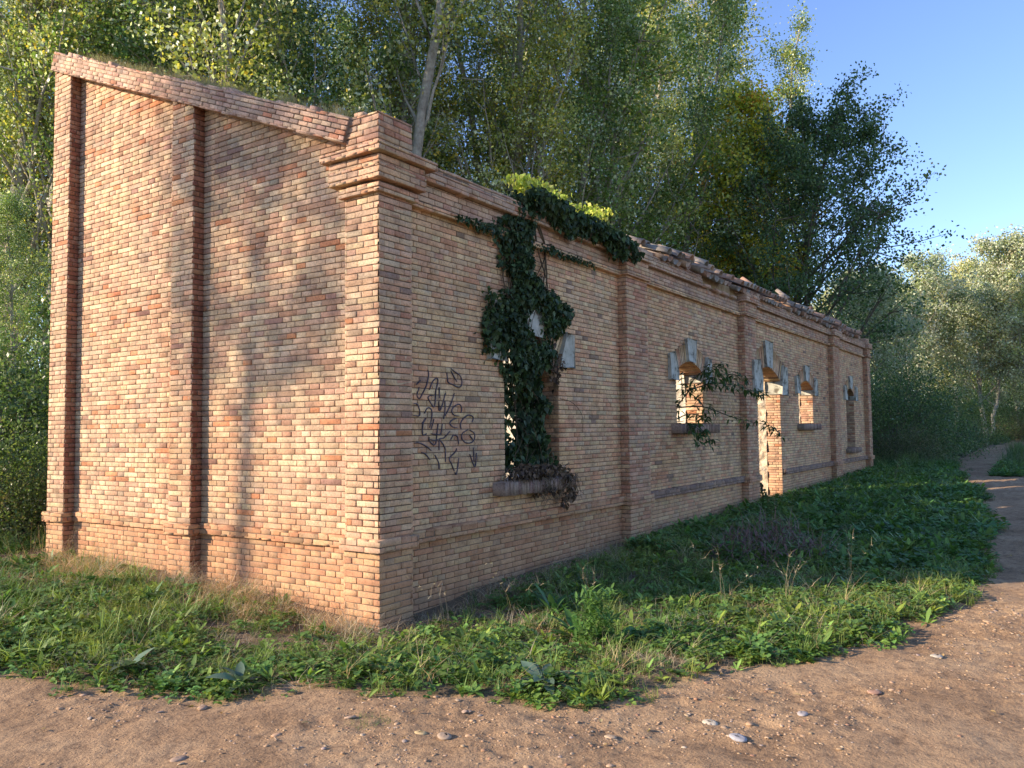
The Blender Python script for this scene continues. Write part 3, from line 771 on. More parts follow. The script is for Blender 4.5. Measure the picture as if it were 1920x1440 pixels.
def scatter(n, x0, x1, y0, y1, accept):
    P = np.stack([rng.uniform(x0, x1, n), rng.uniform(y0, y1, n)], 1)
    inside = (P[:, 0] > -.02) & (P[:, 0] < LEN+.02) & (P[:, 1] > .05) & (P[:, 1] < DEP+.02)
    pr = (P[:, 0] > -.05) & (P[:, 1] > -.0) & (P[:, 0] < LEN) & (P[:, 1] < DEP)
    k = ~(inside | pr) & (rng.uniform(0, 1, n) < accept(P[:, 0], P[:, 1]))
    P = P[k]
    return np.concatenate([P, hground(P[:, 0], P[:, 1])[:, None]], 1)
def put(acc, Ts, P, s0, s1, jit=.18, tint=(1, 1, 1), tilt=.25, patch=True):
    which = rng.integers(0, len(Ts), len(P))
    for i, T in enumerate(Ts):
        p = P[which == i]; n = len(p)
        if not n: continue
        b = 1+rng.normal(0, jit, (n, 1)); hue = rng.normal(0, .10, (n, 1))
        col = np.array(tint)*b*np.concatenate([1+hue, np.ones((n, 1)), 1-hue], 1)
        if patch:
            pn = fbm(p[:, 0]*1.1, p[:, 1]*1.1, 77)[:, None]; col = col*(.75+.55*pn)*np.concatenate([.8+.5*pn, np.ones((n, 1)), np.ones((n, 1))], 1)
        inst(acc, T, p, rng.uniform(0, 2*pi, n), rng.uniform(s0, s1, n), rng.normal(0, tilt, n), col, .05)
verge = lambda x, y: ss(.02, .18, -roadness(x, y))
def litter(x, y):      # bare, straw-strewn strips at the wall feet
    d1 = np.where((y > -.2) & (y < DEP), np.abs(x), 9); d2 = np.where((x > 0) & (x < LEN), np.abs(y), 9)
    return np.minimum(d1, d2)
patch1 = lambda x, y: ss(.38, .55, fbm(x*1.6, y*1.6, 51))
patch2 = lambda x, y: ss(.36, .52, fbm(x*1.2, y*1.2, 52))
a = Acc()
near = scatter(11000, -4.2, 5.2, -4.3, 3.6, lambda x, y: ss(-.10, .12, -roadness(x, y))*(.3+.7*patch1(x, y))*ss(.02, .4, litter(x, y)))
put(a, TUFTS, near, .35, .95, tint=(1.2, 1.1, 1))
near = scatter(3200, -9, 3, 1, 9, lambda x, y: verge(x, y)*(.3+.7*patch1(x, y)))
put(a, TUFTS, near, .8, 1.6)
mid = scatter(9000, 4.0, 24, -4.6, .1, lambda x, y: verge(x, y)*ss(.0, .2, litter(x, y)))
put(a, TUFTS, mid, .5, 1.2, tint=(.85, .95, .95))
tag(obj('grass', a.mesh('grass', M_WEED)), 'green grass growing on the verge between the brick ruin and the track', 'grass', kind='stuff')
a = Acc()
near = scatter(24000, -4.2, 5.2, -4.3, 3.6, lambda x, y: ss(-.08, .12, -roadness(x, y))*(.2+.8*patch2(x, y))*ss(.05, .5, litter(x, y)))
put(a, WEEDS+[WEEDS[3], WEEDS[4]], near, .28, .8, tint=(1.3, 1.2, 1.0))
big = near[rng.uniform(0, 1, len(near)) < .06]
put(a, WEEDS, big[:90], .8, 1.1)
near = scatter(5000, -9, 2.5, 1, 9, lambda x, y: verge(x, y)*(.3+.7*patch2(x, y)))
put(a, WEEDS, near, .5, 1.0)
mid = scatter(14000, 4.0, 24, -4.6, .1, lambda x, y: verge(x, y)*ss(.0, .25, litter(x, y)))
put(a, WEEDS, mid, .6, 1.3, tint=(.9, 1, 1))
tag(obj('weeds', a.mesh('weeds', M_WEED)), 'low broad-leaved weeds and mallow carpeting the verge around the ruin', 'weeds', kind='stuff')
a = Acc()
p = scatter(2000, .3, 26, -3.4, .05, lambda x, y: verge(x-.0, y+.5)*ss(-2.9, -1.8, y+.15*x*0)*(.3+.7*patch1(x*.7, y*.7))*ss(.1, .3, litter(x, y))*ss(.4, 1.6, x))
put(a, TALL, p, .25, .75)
p = scatter(4200, 20, 60, -4, 12, lambda x, y: verge(x, y))
put(a, TALL, p, 1, 2.2, tint=(1.3, 1.2, 1.2))
p = scatter(1800, -10, 0, 5.4, 14, lambda x, y: verge(x, y))
put(a, TALL, p, .8, 1.6)
tag(obj('tall_grass', a.mesh('tall_grass', M_WEED)), 'taller dark grass in the shade along the front wall', 'grass', kind='stuff')
a = Acc()
p = scatter(9000, -1.4, 12, -1.5, 5.2, lambda x, y: np.exp(-(litter(x, y)/.42)**2))
put(a, DRYT, p, .5, 1.3, patch=False)
p = scatter(6500, -4, 5, -4, 5, lambda x, y: verge(x, y)*.5)
put(a, DRYT, p, .5, 1.2, patch=False)
p = scatter(5200, -1.6, 9, -1.2, 5.2, lambda x, y: np.exp(-(litter(x, y)/.35)**2)); p[:, 2] += .012
put(a, [xf(leafT(OV, .5, .3)), xf(leafT(LAN, .6, .5))], p, .03, .07, tint=(.40, .28, .18), tilt=.5, patch=False)
p = scatter(2600, -1.0, .05, -.1, 4.9, lambda x, y: np.exp(-((x+.25)/.28)**2)*ss(.4, .52, fbm(x*1.3, y*1.3, 61)+.06))
put(a, DRYT, p, .5, 1.35, patch=False, tint=(1.1, 1.0, .95), tilt=.9)
tag(obj('dry_grass', a.mesh('dry_grass', M_DRY)), 'dry straw and fallen leaves matted at the foot of the brick walls', 'dry grass', kind='stuff')
# dry fringe growing on the raking coping and parapet
a = Acc()
ts = rng.uniform(.1, LR-.6, 1100); ts = ts[(fbm(ts*2.2, ts*0, 61) >.38)]
p = np.array([O+Ur*t+Vr*.21 for t in ts]); p[:, 0] += rng.uniform(.02, .35, len(p))
put(a, [grass_tuft(7, .13, .003, .03, (.20, .22, .08), STRAW, .5)], p, .5, 1.7, patch=False)
xs_ = rng.uniform(5.5, 16, 26); p = np.stack([xs_, np.full(26, .3), np.full(26, 4.05)], 1)
put(a, [grass_tuft(5, .35, .006, .03, (.2, .2, .1), STRAW, .9)], p, .4, 1.2, patch=False)
tag(obj('coping_grass', a.mesh('coping_grass', M_DRY)), 'dry grass rooted in the joints on top of the sloping gable and parapet', 'dry grass', kind='stuff')

# gravel and stones
def rockT(seed):
    r = np.random.default_rng(seed); v = []; n = 6
    for k, (zz, rr) in enumerate([(-.5, .55), (-.1, 1), (.35, .8)]):
        for i in range(n):
            t = 2*pi*i/n+k*.4; v.append((rr*cos(t)*r.uniform(.75, 1.15), rr*sin(t)*r.uniform(.75, 1.15), zz*r.uniform(.8, 1.2)))
    v.append((0, 0, .55)); q = []
    for k in range(2):
        for i in range(n): q.append([k*n+i, k*n+(i+1) % n, (k+1)*n+(i+1) % n, (k+1)*n+i])
    for i in range(0, n, 1): q.append([2*n+i, 2*n+(i+1) % n, 3*n, 3*n])
    V = np.array(v); V[:, 2] *= .75
    return V, np.array(q), np.ones((len(v), 3))
RK = [rockT(i) for i in range(5)]
def rcol(n):
    return palette(n, [(6, (.40, .28, .18)), (4, (.46, .34, .23)), (3, (.33, .26, .20)), (1, (.34, .30, .28)), (.6, (.50, .42, .33)), (1, (.36, .20, .13))])
a = Acc()
def road_scatter(n, x0, x1, y0, y1, acc_fn):
    P = np.stack([rng.uniform(x0, x1, n), rng.uniform(y0, y1, n)], 1)
    k = rng.uniform(0, 1, n) < acc_fn(P[:, 0], P[:, 1]); P = P[k]
    return np.concatenate([P, hroad(P[:, 0], P[:, 1])[:, None]], 1)
clump = lambda x, y: ss(.42, .60, fbm(x*1.5, y*1.5, 91))*ss(-.05, .1, roadness(x, y))
for (n, s0, s1, fl) in ((15000, .003, .006, .05), (17000, .005, .011, .03), (1500, .011, .018, .01), (260, .018, .026, .0)):
    P = road_scatter(n, -4.2, 5, -5, 1.6, lambda x, y: np.clip(clump(x, y)+fl, 0, 1))
    wh = rng.integers(0, 5, len(P))
    for i in range(5):
        p = P[wh == i]; k = len(p); s = rng.uniform(s0, s1, k)
        inst(a, RK[i], p+np.stack([0*s, 0*s, s*.1], 1), rng.uniform(0, 6.3, k), np.stack([s*rng.uniform(.8, 1.5, k), s, s*rng.uniform(.5, .9, k)], 1), rng.normal(0, .2, k), rcol(k))
tag(obj('gravel', a.mesh('gravel', M_ROCK)), 'small gravel and grit lying in patches on the dirt track', 'gravel', kind='stuff')
a = Acc(); P = road_scatter(420, -4, 9, -5, 1.6, lambda x, y: .35+.65*(roadness(x, y) < .5)*(roadness(x, y) > -.1)); P[:, 2] += .012
put(a, [xf(leafT(OV, .5, .4)), xf(leafT(RND, .5, .3), sc=.7)], P, .025, .055, tint=(.42, .29, .13), tilt=.35, patch=False)
tag(obj('fallen_leaves', a.mesh('fallen_leaves', M_DRY)), 'small brown and yellow leaves blown over the dirt track', 'fallen leaves', kind='stuff')
STN = [(-.67, -2.96, .055, 'pale flat stone lying on the track below the lit verge', (.50, .44, .34)), (-.82, -3.16, .055, 'bluish grey stone at the bottom of the photo, right of its middle', (.33, .33, .35)),
       (1.2, -3.81, .05, 'light oval stone on the sunny dirt at the right beside the verge', (.48, .42, .34)), (-1.58, -1.76, .04, 'ochre stone on the track just below the small grass tuft', (.50, .38, .20)),
       (-1.57, -1.91, .055, 'low brown stone touching the ochre stone on the track', (.34, .26, .19)), (-1.93, -.45, .04, 'small brown stone near the left weeds edge of the track', (.36, .25, .18)),
       (-2.45, -1.0, .045, 'flat brown stone left of the middle in the dark gravel of the track', (.33, .24, .18)), (-.35, -3.35, .04, 'small grey stone right of the bluish stone on the track', (.36, .33, .32)),
       (.25, -3.6, .045, 'rust brown stone alone on the smooth dirt below the verge tip', (.36, .22, .16)), (-1.1, -2.6, .035, 'little tan stone on the smooth dirt under the grass tongue', (.42, .32, .22))]
for i, (x, y, s, lab, c) in enumerate(STN):
    aa = Acc(); T = rockT(40+i)
    V = T[0]*np.array([1.3, 1, .6])*s; inst(aa, (V, T[1], T[2]), np.zeros((1, 3)), np.array([R_(0, 6)]), np.array([1.0]), None, np.array([c]))
    o = obj('stone', aa.mesh('stone', M_ROCK, True), None, (x, y, float(hroad(np.array([x]), np.array([y]))[0])+s*.12))
    md = o.modifiers.new('round', 'SUBSURF'); md.levels = md.render_levels = 1
    tag(o, lab, 'stone', 'larger stones on the dirt track')

# notable single plants
def single(name, T, x, y, sc, lab, cat, mat=M_WEED, grp=None, rz=0, road=False, tint=(1, 1, 1)):
    a = Acc(); inst(a, T, np.zeros((1, 3)), np.array([rz]), np.array([sc]), None, np.array([tint]), .1)
    h = (hroad if road else hground)(np.array([x]), np.array([y]))[0]
    return tag(obj(name, a.mesh(name, mat), None, (x, y, float(h)+(.025 if name == 'furry_rosette' else -.005))), lab, cat, grp)
GREY = (.12, .18, .12)
single('furry_rosette', rosette(14, .20, OV, GREY, .6), -1.86, .42, 1, 'grey-green furry rosette at the left verge edge above the dark gravel', 'plant', grp='grey-green rosettes')
single('furry_rosette', rosette(10, .20, OV, GREY, .9), -1.60, -.35, 1, 'grey-green upright rosette just right of the leftmost grey rosette', 'plant', grp='grey-green rosettes')
single('furry_rosette', rosette(16, .22, OV, GREY, .5), -.62, -1.9, 1, 'large pale grey rosette at the lower edge of the lit weeds below the corner', 'plant', grp='grey-green rosettes')
single('grass_clump', grass_tuft(120, .06, .003, .10, G1, G2, 1.3), -1.62, -1.42, 1, 'small isolated tuft of grass growing in the bare dirt track', 'grass', road=True)
single('dandelion_rosette', rosette(22, .28, LAN, (.07, .17, .04), 1.0), .45, -1.55, 1, 'big bright dandelion-like rosette in the lit weeds right of the corner', 'plant')
single('dandelion_rosette', rosette(26, .30, LAN, (.06, .14, .04), .9), 1.0, -1.0, 1, 'dark leafy rosette in the shade below the ivy window', 'plant')
single('dandelion_rosette', rosette(20, .22, LAN, (.08, .18, .04), 1.1), -.75, 1.9, 1, 'fresh green rosette in front of the middle gable pilaster', 'plant')
def bushlet(n, h, c):
    P = []
    for i in range(n):
        aa = R_(0, 2*pi); r = R_(0, .12); z = R_(.02, h)
        P.append(xf(leafT(LAN, .2, .3), R_(0, 6.3), R_(.2, 1.1), R_(.05, .09), (r*cos(aa), r*sin(aa), z), np.array(c)*R_(.7, 1.4)))
    return join(P)
single('leafy_weed', bushlet(420, .30, (.11, .21, .05)), .35, -1.75, 1.25, 'bright feathery knee-high weed catching sun in front of the shaded verge', 'plant')
single('leafy_weed', bushlet(260, .45, (.13, .22, .06)), 17.2, -1.3, 1.3, 'upright leafy weed catching sun beside the far bend of the track', 'plant')

def stalk_mesh(h, n, seed, spread=.25, heads=True):
    random.seed(seed); P = []
    for i in range(n):
        a = R_(0, 2*pi); L = h*R_(.55, 1.0)
        b = xf(blade(L, .0035, spread*R_(.5, 3.2), (.26, .21, .13), (.42, .34, .22), 6), a, 0, 1, (R_(-.03, .03), R_(-.03, .03), 0)); P.append(b)
        V = b[0]; top = V[-1]; 
        if heads:
            for k in range(7):
                t = R_(.65, 1.0); j = int(t*6)*2; q = V[j]*(1-0)+0
                P.append(xf(leafT([(0, .05), (.4, .16), (1, .01)], .2, .3), R_(0, 6.3), R_(-.2, 1), R_(.014, .03), q, (.62, .52, .34)))
            for k in range(2):
                j = random.choice([6, 8, 10]); P.append(xf(blade(L*.22, .003, .6, (.4, .32, .2), (.5, .4, .25), 2), R_(0, 6.3), -.4, 1, V[j]))
    return join(P)
STK = [(.25, -.45, .85, 5, 'tall dry stalks with pale seed heads at the foot of the near brick corner'), (.75, -.75, .7, 5, 'tangled bare dry stems just right of the near brick corner'),
       (1.05, -1.35, .65, 3, 'single straight dry stem between the corner and the bright rosette'), (1.75, -.9, .9, 4, 'dry oat-like stalks below the ivy window'),
       (1.75, -2.2, .75, 6, 'dry flowering stalks at the shade edge in the middle verge'), (2.3, -2.55, .55, 6, 'short forked dry stalks right of the middle dry stalks'),
       (3.1, -2.9, .75, 6, 'tall pale dry stalks in front of the brown brush heap'), (-.55, 3.9, .75, 4, 'dry stalks leaning on the left half of the gable plinth'),
       (-.35, 3.0, .8, 4, 'dry seed-headed stalk in front of the gable between its pilasters'), (-1.3, 4.4, .7, 3, 'solitary dry stem near the far left foot of the gable'),
       (-.25, .55, .6, 5, 'thin dry stems against the gable beside the near corner'), (12.2, -1.0, .7, 8, 'sunlit pale dry stalks in front of the doorway'),
       (15.2, -1.4, .95, 8, 'tall sunlit dry stalks beyond the doorway near the far pilaster'), (5.0, -.5, .8, 5, 'dry grey stalks at the foot of the second pilaster'),
       (-1.9, 6.6, .9, 12, 'sheaf of dry stalks behind the far left end of the gable')]
for i, (x, y, h, n, lab) in enumerate(STK):
    single('dry_stalks', stalk_mesh(h, n, 100+i), x, y, 1, lab, 'dry stalks', M_DRY, 'dry stalks standing in the verge')
# brown brush heap
random.seed(5); P = []
for i in range(420):
    aa, r = R_(0, 6.3), .48*math.sqrt(R_(0, 1)); z = .26*(1-(r/.48)**2)*R_(.2, 1.15)
    P.append(xf(blade(R_(.12, .3), .006, R_(.5, 2), (.20, .135, .12), (.36, .26, .23), 3), R_(0, 6.3), R_(-1.2, .3), 1, (r*cos(aa)*1.2, r*sin(aa), z)))
    P.append(xf(leafT(OV, .5, .6), R_(0, 6.3), R_(-.8, .8), R_(.03, .07), (r*cos(aa)*1.2, r*sin(aa), z), (.17, .11, .10)))
single('brush_heap', join(P), 4.45, -1.75, 1.5, 'low heap of withered brown brush in the shaded grass before the front wall', 'brush heap', M_DRY)

# ================================================================ tubes, trees
def tube(acc, pts, rad_, c, n=6):
    pts = np.array(pts, float); rad_ = np.array(rad_, float); k = len(pts)
    T = np.gradient(pts, axis=0); T /= np.linalg.norm(T, axis=1)[:, None]+1e-9
    ref = np.where(np.abs(T[:, 2:3]) > .9, np.array([[1., 0, 0]]), np.array([[0, 0, 1.]]))
    A = np.cross(T, ref); A /= np.linalg.norm(A, axis=1)[:, None]+1e-9; B = np.cross(T, A)
    th = np.arange(n)*2*pi/n
    V = pts[:, None]+rad_[:, None, None]*(A[:, None]*np.cos(th)[None, :, None]+B[:, None]*np.sin(th)[None, :, None])
    i = np.arange(k-1)[:, None]*n; j = np.arange(n)[None]; j2 = (j+1) % n
    Q = np.stack([i+j, i+j2, i+n+j2, i+n+j], -1).reshape(-1, 4)
    acc.add(V.reshape(-1, 3), Q, None, c)
def leaves(acc, cent, sig, per, size, cols, r, flat=.0, aspect=.8):
    n = len(cent)*per
    C = np.repeat(cent, per, 0)+r.normal(0, 1, (n, 3))*np.repeat(sig, per)[:, None]*np.array([1, 1, .85])
    d = r.normal(0, 1, (n, 3)); d[:, 2] -= .4; d /= np.linalg.norm(d, axis=1)[:, None]
    e = np.cross(d, r.normal(0, 1, (n, 3))); e /= np.linalg.norm(e, axis=1)[:, None]+1e-9
    s = size*r.uniform(.6, 1.25, n)[:, None]
    V = np.stack([C, C+d*s*.55+e*s*aspect*.5, C+d*s, C+d*s*.45-e*s*aspect*.5], 1)
    w_, pal = np.array([q[0] for q in cols], float), np.array([q[1] for q in cols])*np.array([1.45, 1.47, 1.35])
    cc = np.repeat(pal[r.choice(len(cols), len(cent), p=w_/w_.sum())], per, 0)
    mixp = r.uniform(0, 1, n) < .35; cc[mixp] = pal[r.choice(len(cols), mixp.sum(), p=w_/w_.sum())]
    cc = cc*(1+r.normal(0, .26, (n, 1)))
    acc.add(V.reshape(-1, 3), np.arange(n*4).reshape(-1, 4), None, np.repeat(np.clip(cc, .004, 1), 4, 0))
def make_tree(seed, H, r0, crown_r, base, ang, nl, per, size, cols, bark, sig=.26, lean=(0, 0), multi=1, twigs=6, fill=1.0):
    r = np.random.default_rng(seed); T = Acc(); Lf = Acc(); cents = []; sg = []
    for mm in range(multi):
        az0 = r.uniform(0, 6.3); sp = 0 if multi == 1 else r.uniform(.10, .28)
        Hm = H*(1 if mm == 0 else r.uniform(.65, .95))
        t = np.linspace(0, 1, 12); wx = np.cumsum(r.normal(0, .012*H, 12)); wy = np.cumsum(r.normal(0, .012*H, 12)); wx -= wx[0]; wy -= wy[0]
        tr = np.stack([wx+lean[0]*Hm*t**1.4+sp*Hm*cos(az0)*t, wy+lean[1]*Hm*t**1.4+sp*Hm*sin(az0)*t, Hm*t], 1)
        tr[0, 2] = -.3
        tube(T, tr, r0*(1-mm*.2)*(1-t*.93)**.9*(1+.35*np.exp(-t*14)), bark, 8)
        for i in range(nl//multi):
            f = base+(.97-base)*((i+r.uniform(0, 1))/(nl/multi)); p0 = np.array([np.interp(f, t, tr[:, k]) for k in range(3)])
            az = i*2.399+r.normal(0, .4)+az0; L = crown_r*(1.25*(1-f)**.62+.22)*r.uniform(.65, 1.15)*(min(1, (f-base)/.12+.45))
            a = ang*r.uniform(.75, 1.2); s = np.linspace(0, 1, 7)
            hor = L*np.sin(a)*s; ver = L*np.cos(a)*s+.22*L*s*s
            jx = np.cumsum(r.normal(0, .03*L, 7)); jx -= jx[0]
            B = p0+np.stack([hor*cos(az)-jx*sin(az), hor*sin(az)+jx*cos(az), ver], 1)
            rb = r0*.42*(1-f*.75)*(.5+.5*L/(crown_r*1.2)); tube(T, B, rb*(1-s*.9), bark, 5)
            for q in range(twigs):
                g = r.uniform(.25, 1); q0 = np.array([np.interp(g, s, B[:, k]) for k in range(3)])
                dd = np.array([cos(az), sin(az), .5])+r.normal(0, .75, 3); dd /= np.linalg.norm(dd); l2 = L*r.uniform(.18, .42)
                u = np.linspace(0, 1, 4); Tw = q0+dd*l2*u[:, None]+np.array([0, 0, 1])*.12*l2*(u**2)[:, None]
                tube(T, Tw, rb*.28*(1-u*.85)+.003, bark, 3)
                for k in range(3):
                    if r.uniform() < fill: cents.append(Tw[-1]*(1-k*.33)+Tw[1]*k*.33+r.normal(0, .08, 3)); sg.append(sig*r.uniform(.6, 1.35))
    cents = np.array(cents); leaves(Lf, cents, np.array(sg), per, size, cols, r)
    return T, Lf
def tree_object(name, parts, mat):
    root = empty(name); T, Lf = parts
    obj('trunk', T.mesh('trunk', M_BARK, True), root); obj('crown', Lf.mesh('crown', mat), root)
    return root
GR_ = [(5, (.090, .150, .048)), (5, (.13, .19, .060)), (3, (.19, .22, .08)), (1, (.32, .30, .10)), (2.2, (.38, .42, .34))]
GY_ = [(5, (.17, .20, .055)), (4, (.20, .23, .07)), (3, (.32, .30, .08)), (1, (.45, .34, .06)), (2.5, (.42, .45, .36))]
YE_ = [(5, (.22, .27, .05)), (4, (.36, .34, .05)), (3, (.52, .43, .06)), (1, (.55, .26, .05))]
DK_ = [(5, (.055, .095, .040)), (4, (.080, .125, .050)), (2, (.13, .165, .07))]
PA_ = [(5, (.26, .29, .19)), (4, (.33, .34, .26)), (3, (.39, .38, .31)), (2, (.25, .28, .12)), (1, (.22, .19, .13))]
BK1, BK2 = (.46, .43, .37), (.20, .18, .15)
TT = {
 'a': tree_object('poplar', make_tree(1, 17, .20, 2.9, .10, .55, 60, 46, .082, GR_, BK1, .21), M_LEAF),
 'b': tree_object('poplar', make_tree(2, 16, .17, 2.5, .12, .42, 56, 42, .078, GR_, BK1, .19, multi=2), M_LEAF),
 'c': tree_object('poplar', make_tree(3, 18, .19, 2.6, .16, .45, 56, 42, .076, GY_, BK1, .20), M_LEAF),
 'd': tree_object('poplar', make_tree(4, 12.5, .22, 3.9, .06, .9, 74, 32, .11, DK_, BK2, .20, lean=(.12, -.10), twigs=8, fill=.9), M_LEAF),
 'y': tree_object('poplar', make_tree(5, 9.0, .11, 2.1, .08, .55, 46, 36, .09, YE_, BK2, .19), M_LEAF),
 'w': tree_object('white_poplar', make_tree(6, 10, .17, 3.6, .22, .75, 46, 34, .14, PA_, (.52, .50, .44), .27, multi=2), M_WOODLEAF),
 'v': tree_object('white_poplar', make_tree(7, 11, .15, 3.0, .25, .60, 44, 30, .14, PA_, (.56, .54, .48), .25, lean=(.06, .05)), M_WOODLEAF),
 'h': tree_object('poplar', make_tree(9, 15, .15, 2.3, .58, .55, 28, 22, .095, GY_, BK1, .24), M_LEAF),
 's': tree_object('poplar', make_tree(8, 15, .15, 2.2, .22, .40, 46, 32, .075, GY_, BK1, .18, multi=2, fill=.85), M_LEAF),
}
used = set()
def clear(px, dp, lim=19.5):
    '''step back until the tree leaves the late sun its way into the openings of the ruin'''
    x, y = at(px, dp); d0 = dp
    while x+1.05*y < lim or (x < LEN+1 and y < 6.8): dp += .5; x, y = at(px, dp)
    clear.k = min(1.65, 1+(dp/d0-1)*.85)      # those standing deeper are the taller ones
    return x, y
def plant(key, x, y, sc, rz, label, group, cat='tree', name=None, sz=None):
    src = TT[key]
    o = src if key not in used else copy_tree(src); used.add(key)
    o.location = (x, y, float(hground(np.array([x]), np.array([y]))[0])); o.rotation_euler = (0, 0, rz); o.scale = (sc, sc, sc if sz is None else sz)
    return tag(o, label, cat, group)
GRV = 'poplars of the grove behind the ruin'
GRL = 'tall poplar of the crowded grove behind the ruin, partly hidden among its neighbours'
random.seed(21)
FR = [('a', 20, 15.0, .95, 'yellow-green poplar filling the left edge of the photo beside the gable'), ('c', 120, 18, 1.0, 'yellowing poplar behind the highest corner of the gable'),
      ('b', 215, 16.5, .95, 'dark green poplar behind the upper part of the gable slope'), ('s', 555, 15.5, 1.1, 'pale-trunked poplar rising over the middle of the gable slope'),
      ('a', 400, 17, 1.0, 'dense poplar left of the pale-trunked poplar over the gable'), ('b', 700, 18, 1.0, 'poplar rising directly behind the brick corner block'),
      ('s', 850, 19, 1.05, 'thin airy poplar to the right of the brick corner block'), ('c', 960, 18.5, .95, 'olive yellow poplar above the left part of the front parapet'),
      ('a', 1130, 18.5, 1.05, 'forked grey-trunked poplar behind the ivy on the parapet'), ('b', 1190, 21, .95, 'broad tall green poplar between the forked one and the yellow young one'),
      ('y', 1365, 20.5, 1.05, 'young poplar with bright yellow-green leaves in front of the grove'), ('d', 1460, 26.5, .90, 'spreading dark poplar leaning right against the blue sky'),
      ('b', 1450, 33, 1.02, 'slim green poplar between the yellow-topped poplar and the spreading dark one'),
      ('c', 1345, 37, 1.6, 'tallest poplar with a yellow top at the right end of the grove')]
for k, px, dp, sc, lab in FR:
    x, y = clear(px, dp); rz = R_(0, 6.3) if k != 'd' else -.3
    plant(k, x, y, sc*clear.k, rz, lab, GRV)
for i in range(8):
    px = -60+i*205+R_(-30, 30); dp = 22+R_(-2, 2.5); x, y = clear(px, dp, 22)
    if 1180 < px < 1520: continue
    plant(random.choice('abcs'), x, y, R_(.95, 1.15)*min(1.4, clear.k), R_(0, 6.3), GRL, GRV)
for i in range(7):
    px = -120+i*225+R_(-30, 30); dp = 29+R_(-2.5, 2.5); x, y = clear(px, dp, 26)
    if 1270 < px < 1460: x, y = at(px, 40)
    if px > 1430 or x+1.05*y > 46: continue
    plant(random.choice('abcas'), x, y, R_(1.0, 1.2), R_(0, 6.3), GRL, GRV)
for i in range(6):
    px = -60+i*250+R_(-30, 30); dp = 35+R_(-2, 2); x, y = clear(px, dp, 30)
    if px > 1400 or x+1.05*y > 46: continue
    plant(random.choice('abb'), x, y, R_(1.1, 1.3), R_(0, 6.3), GRL, GRV)
# trees off to the left that throw the dappled shade on the gable
OFF = 'poplars standing left of the photo'
SH = [(-14.0, 15.3, 1.0, 'h', 'bare-stemmed poplar with a high crown beyond the left edge of the photo', 1.0), (-15.6, 9.9, .68, 's', 'small thin poplar beyond the left edge of the photo beside the track', 2.0),
      (-23.0, 13.6, .85, 's', 'thin poplar far beyond the left edge of the photo', .5), (-21.5, 7.4, .70, 's', 'airy poplar beyond the left edge of the photo on the far verge', 4.0)]
for x, y, sc, k, lab, rz in SH: plant(k, x, y, sc, rz, lab, OFF)
# pale wood on the right
WG = 'pale poplars of the wood at the end of the track'
PW = [(1640, 40, .78, 'w', 'pale olive tree just right of the far end of the ruin'), (1700, 47, .98, 'w', 'round-topped pale tree rising above the dark shrubs'),
      (1790, 50, .86, 'v', 'pale slender tree between the round-topped tree and the track'), (1850, 46, .80, 'w', 'white-trunked pale tree to the left of the track end'),
      (1905, 52, 1.10, 'v', 'tallest pale tree at the right edge of the photo'), (1950, 44, .85, 'w', 'pale tree cut by the right edge of the photo')]
for px, dp, sc, k, lab in PW:
    x, y = at(px, dp); plant(k, x, y, sc, R_(0, 6.3), lab, WG)
for i in range(13):
    px = 1560+i*38+R_(-12, 12); dp = 62+R_(-4, 10); x, y = at(px, dp)
    plant(random.choice('wv'), x, y, R_(.95, 1.12), R_(0, 6.3), 'pale tree deep in the wood at the end of the track, behind nearer trees', WG)

# shrubs
def make_bush(seed, rx, rz_, n, per, size, cols, bark, sig=.22):
    r = np.random.default_rng(seed); T = Acc(); Lf = Acc(); c = []
    for i in range(n):
        d = r.normal(0, 1, 3); d /= np.linalg.norm(d); d[2] = abs(d[2]); k = r.uniform(.45, 1)**.5
        bump_ = 1+.25*math.sin(3*atan2(d[1], d[0])+seed)+.12*r.normal()
        e = np.array([rx*d[0], rx*d[1], rz_*d[2]+.08])*k*bump_; c.append(e)
        if i % 4 == 0:
            u = np.linspace(0, 1, 4)[:, None]; tube(T, e*u*np.array([1, 1, 0])*u**.3+np.array([0, 0, 1])*e[2]*u, [.018, .013, .008, .003], bark, 4)
    leaves(Lf, np.array(c), np.full(n, sig), per, size, cols, r, aspect=.6)
    return T, Lf
def bush_object(name, parts, mat):
    root = empty(name); obj('stems', parts[0].mesh('stems', M_BARK), root); obj('foliage', parts[1].mesh('foliage', mat), root); return root
TT['B'] = bush_object('shrub', make_bush(31, 1.7, 2.3, 330, 46, .07, DK_, BK2, .22), M_LEAF)
TT['C'] = bush_object('shrub', make_bush(32, 1.5, 1.3, 260, 44, .06, [(3, (.06, .08, .035)), (3, (.09, .10, .05)), (2, (.14, .12, .07))], BK2, .2), M_LEAF)
TT['D'] = bush_object('shrub', make_bush(33, 1.3, 2.6, 280, 46, .08, GR_, BK2, .24), M_LEAF)
SG = 'dark shrubs between the ruin and the bend of the track'
for px, dp, sc, k, lab in [(1675, 29, 1.25, 'B', 'big dark shrub touching the far end of the ruin'), (1725, 31, 1.1, 'B', 'dark shrub behind the first one by the far end of the ruin'), (1765, 35, 1.0, 'C', 'low brownish shrub beside the left verge of the track'),
                           (1700, 26.5, .75, 'C', 'greyish low shrub in front of the dark shrubs'), (1810, 42, 1.0, 'B', 'small dark shrub under the pale trees near the track bend'), (1870, 50, 1.2, 'B', 'dark shrub under the trees at the very end of the track'),
                           (1655, 33, 1.4, 'B', 'tall dark shrub rising behind the far pier of the ruin'), (1930, 46, 1.1, 'C', 'brownish shrub at the right edge beyond the track')]:
    x, y = at(px, dp); plant(k, x, y, sc, R_(0, 6.3), lab, SG, 'shrub')
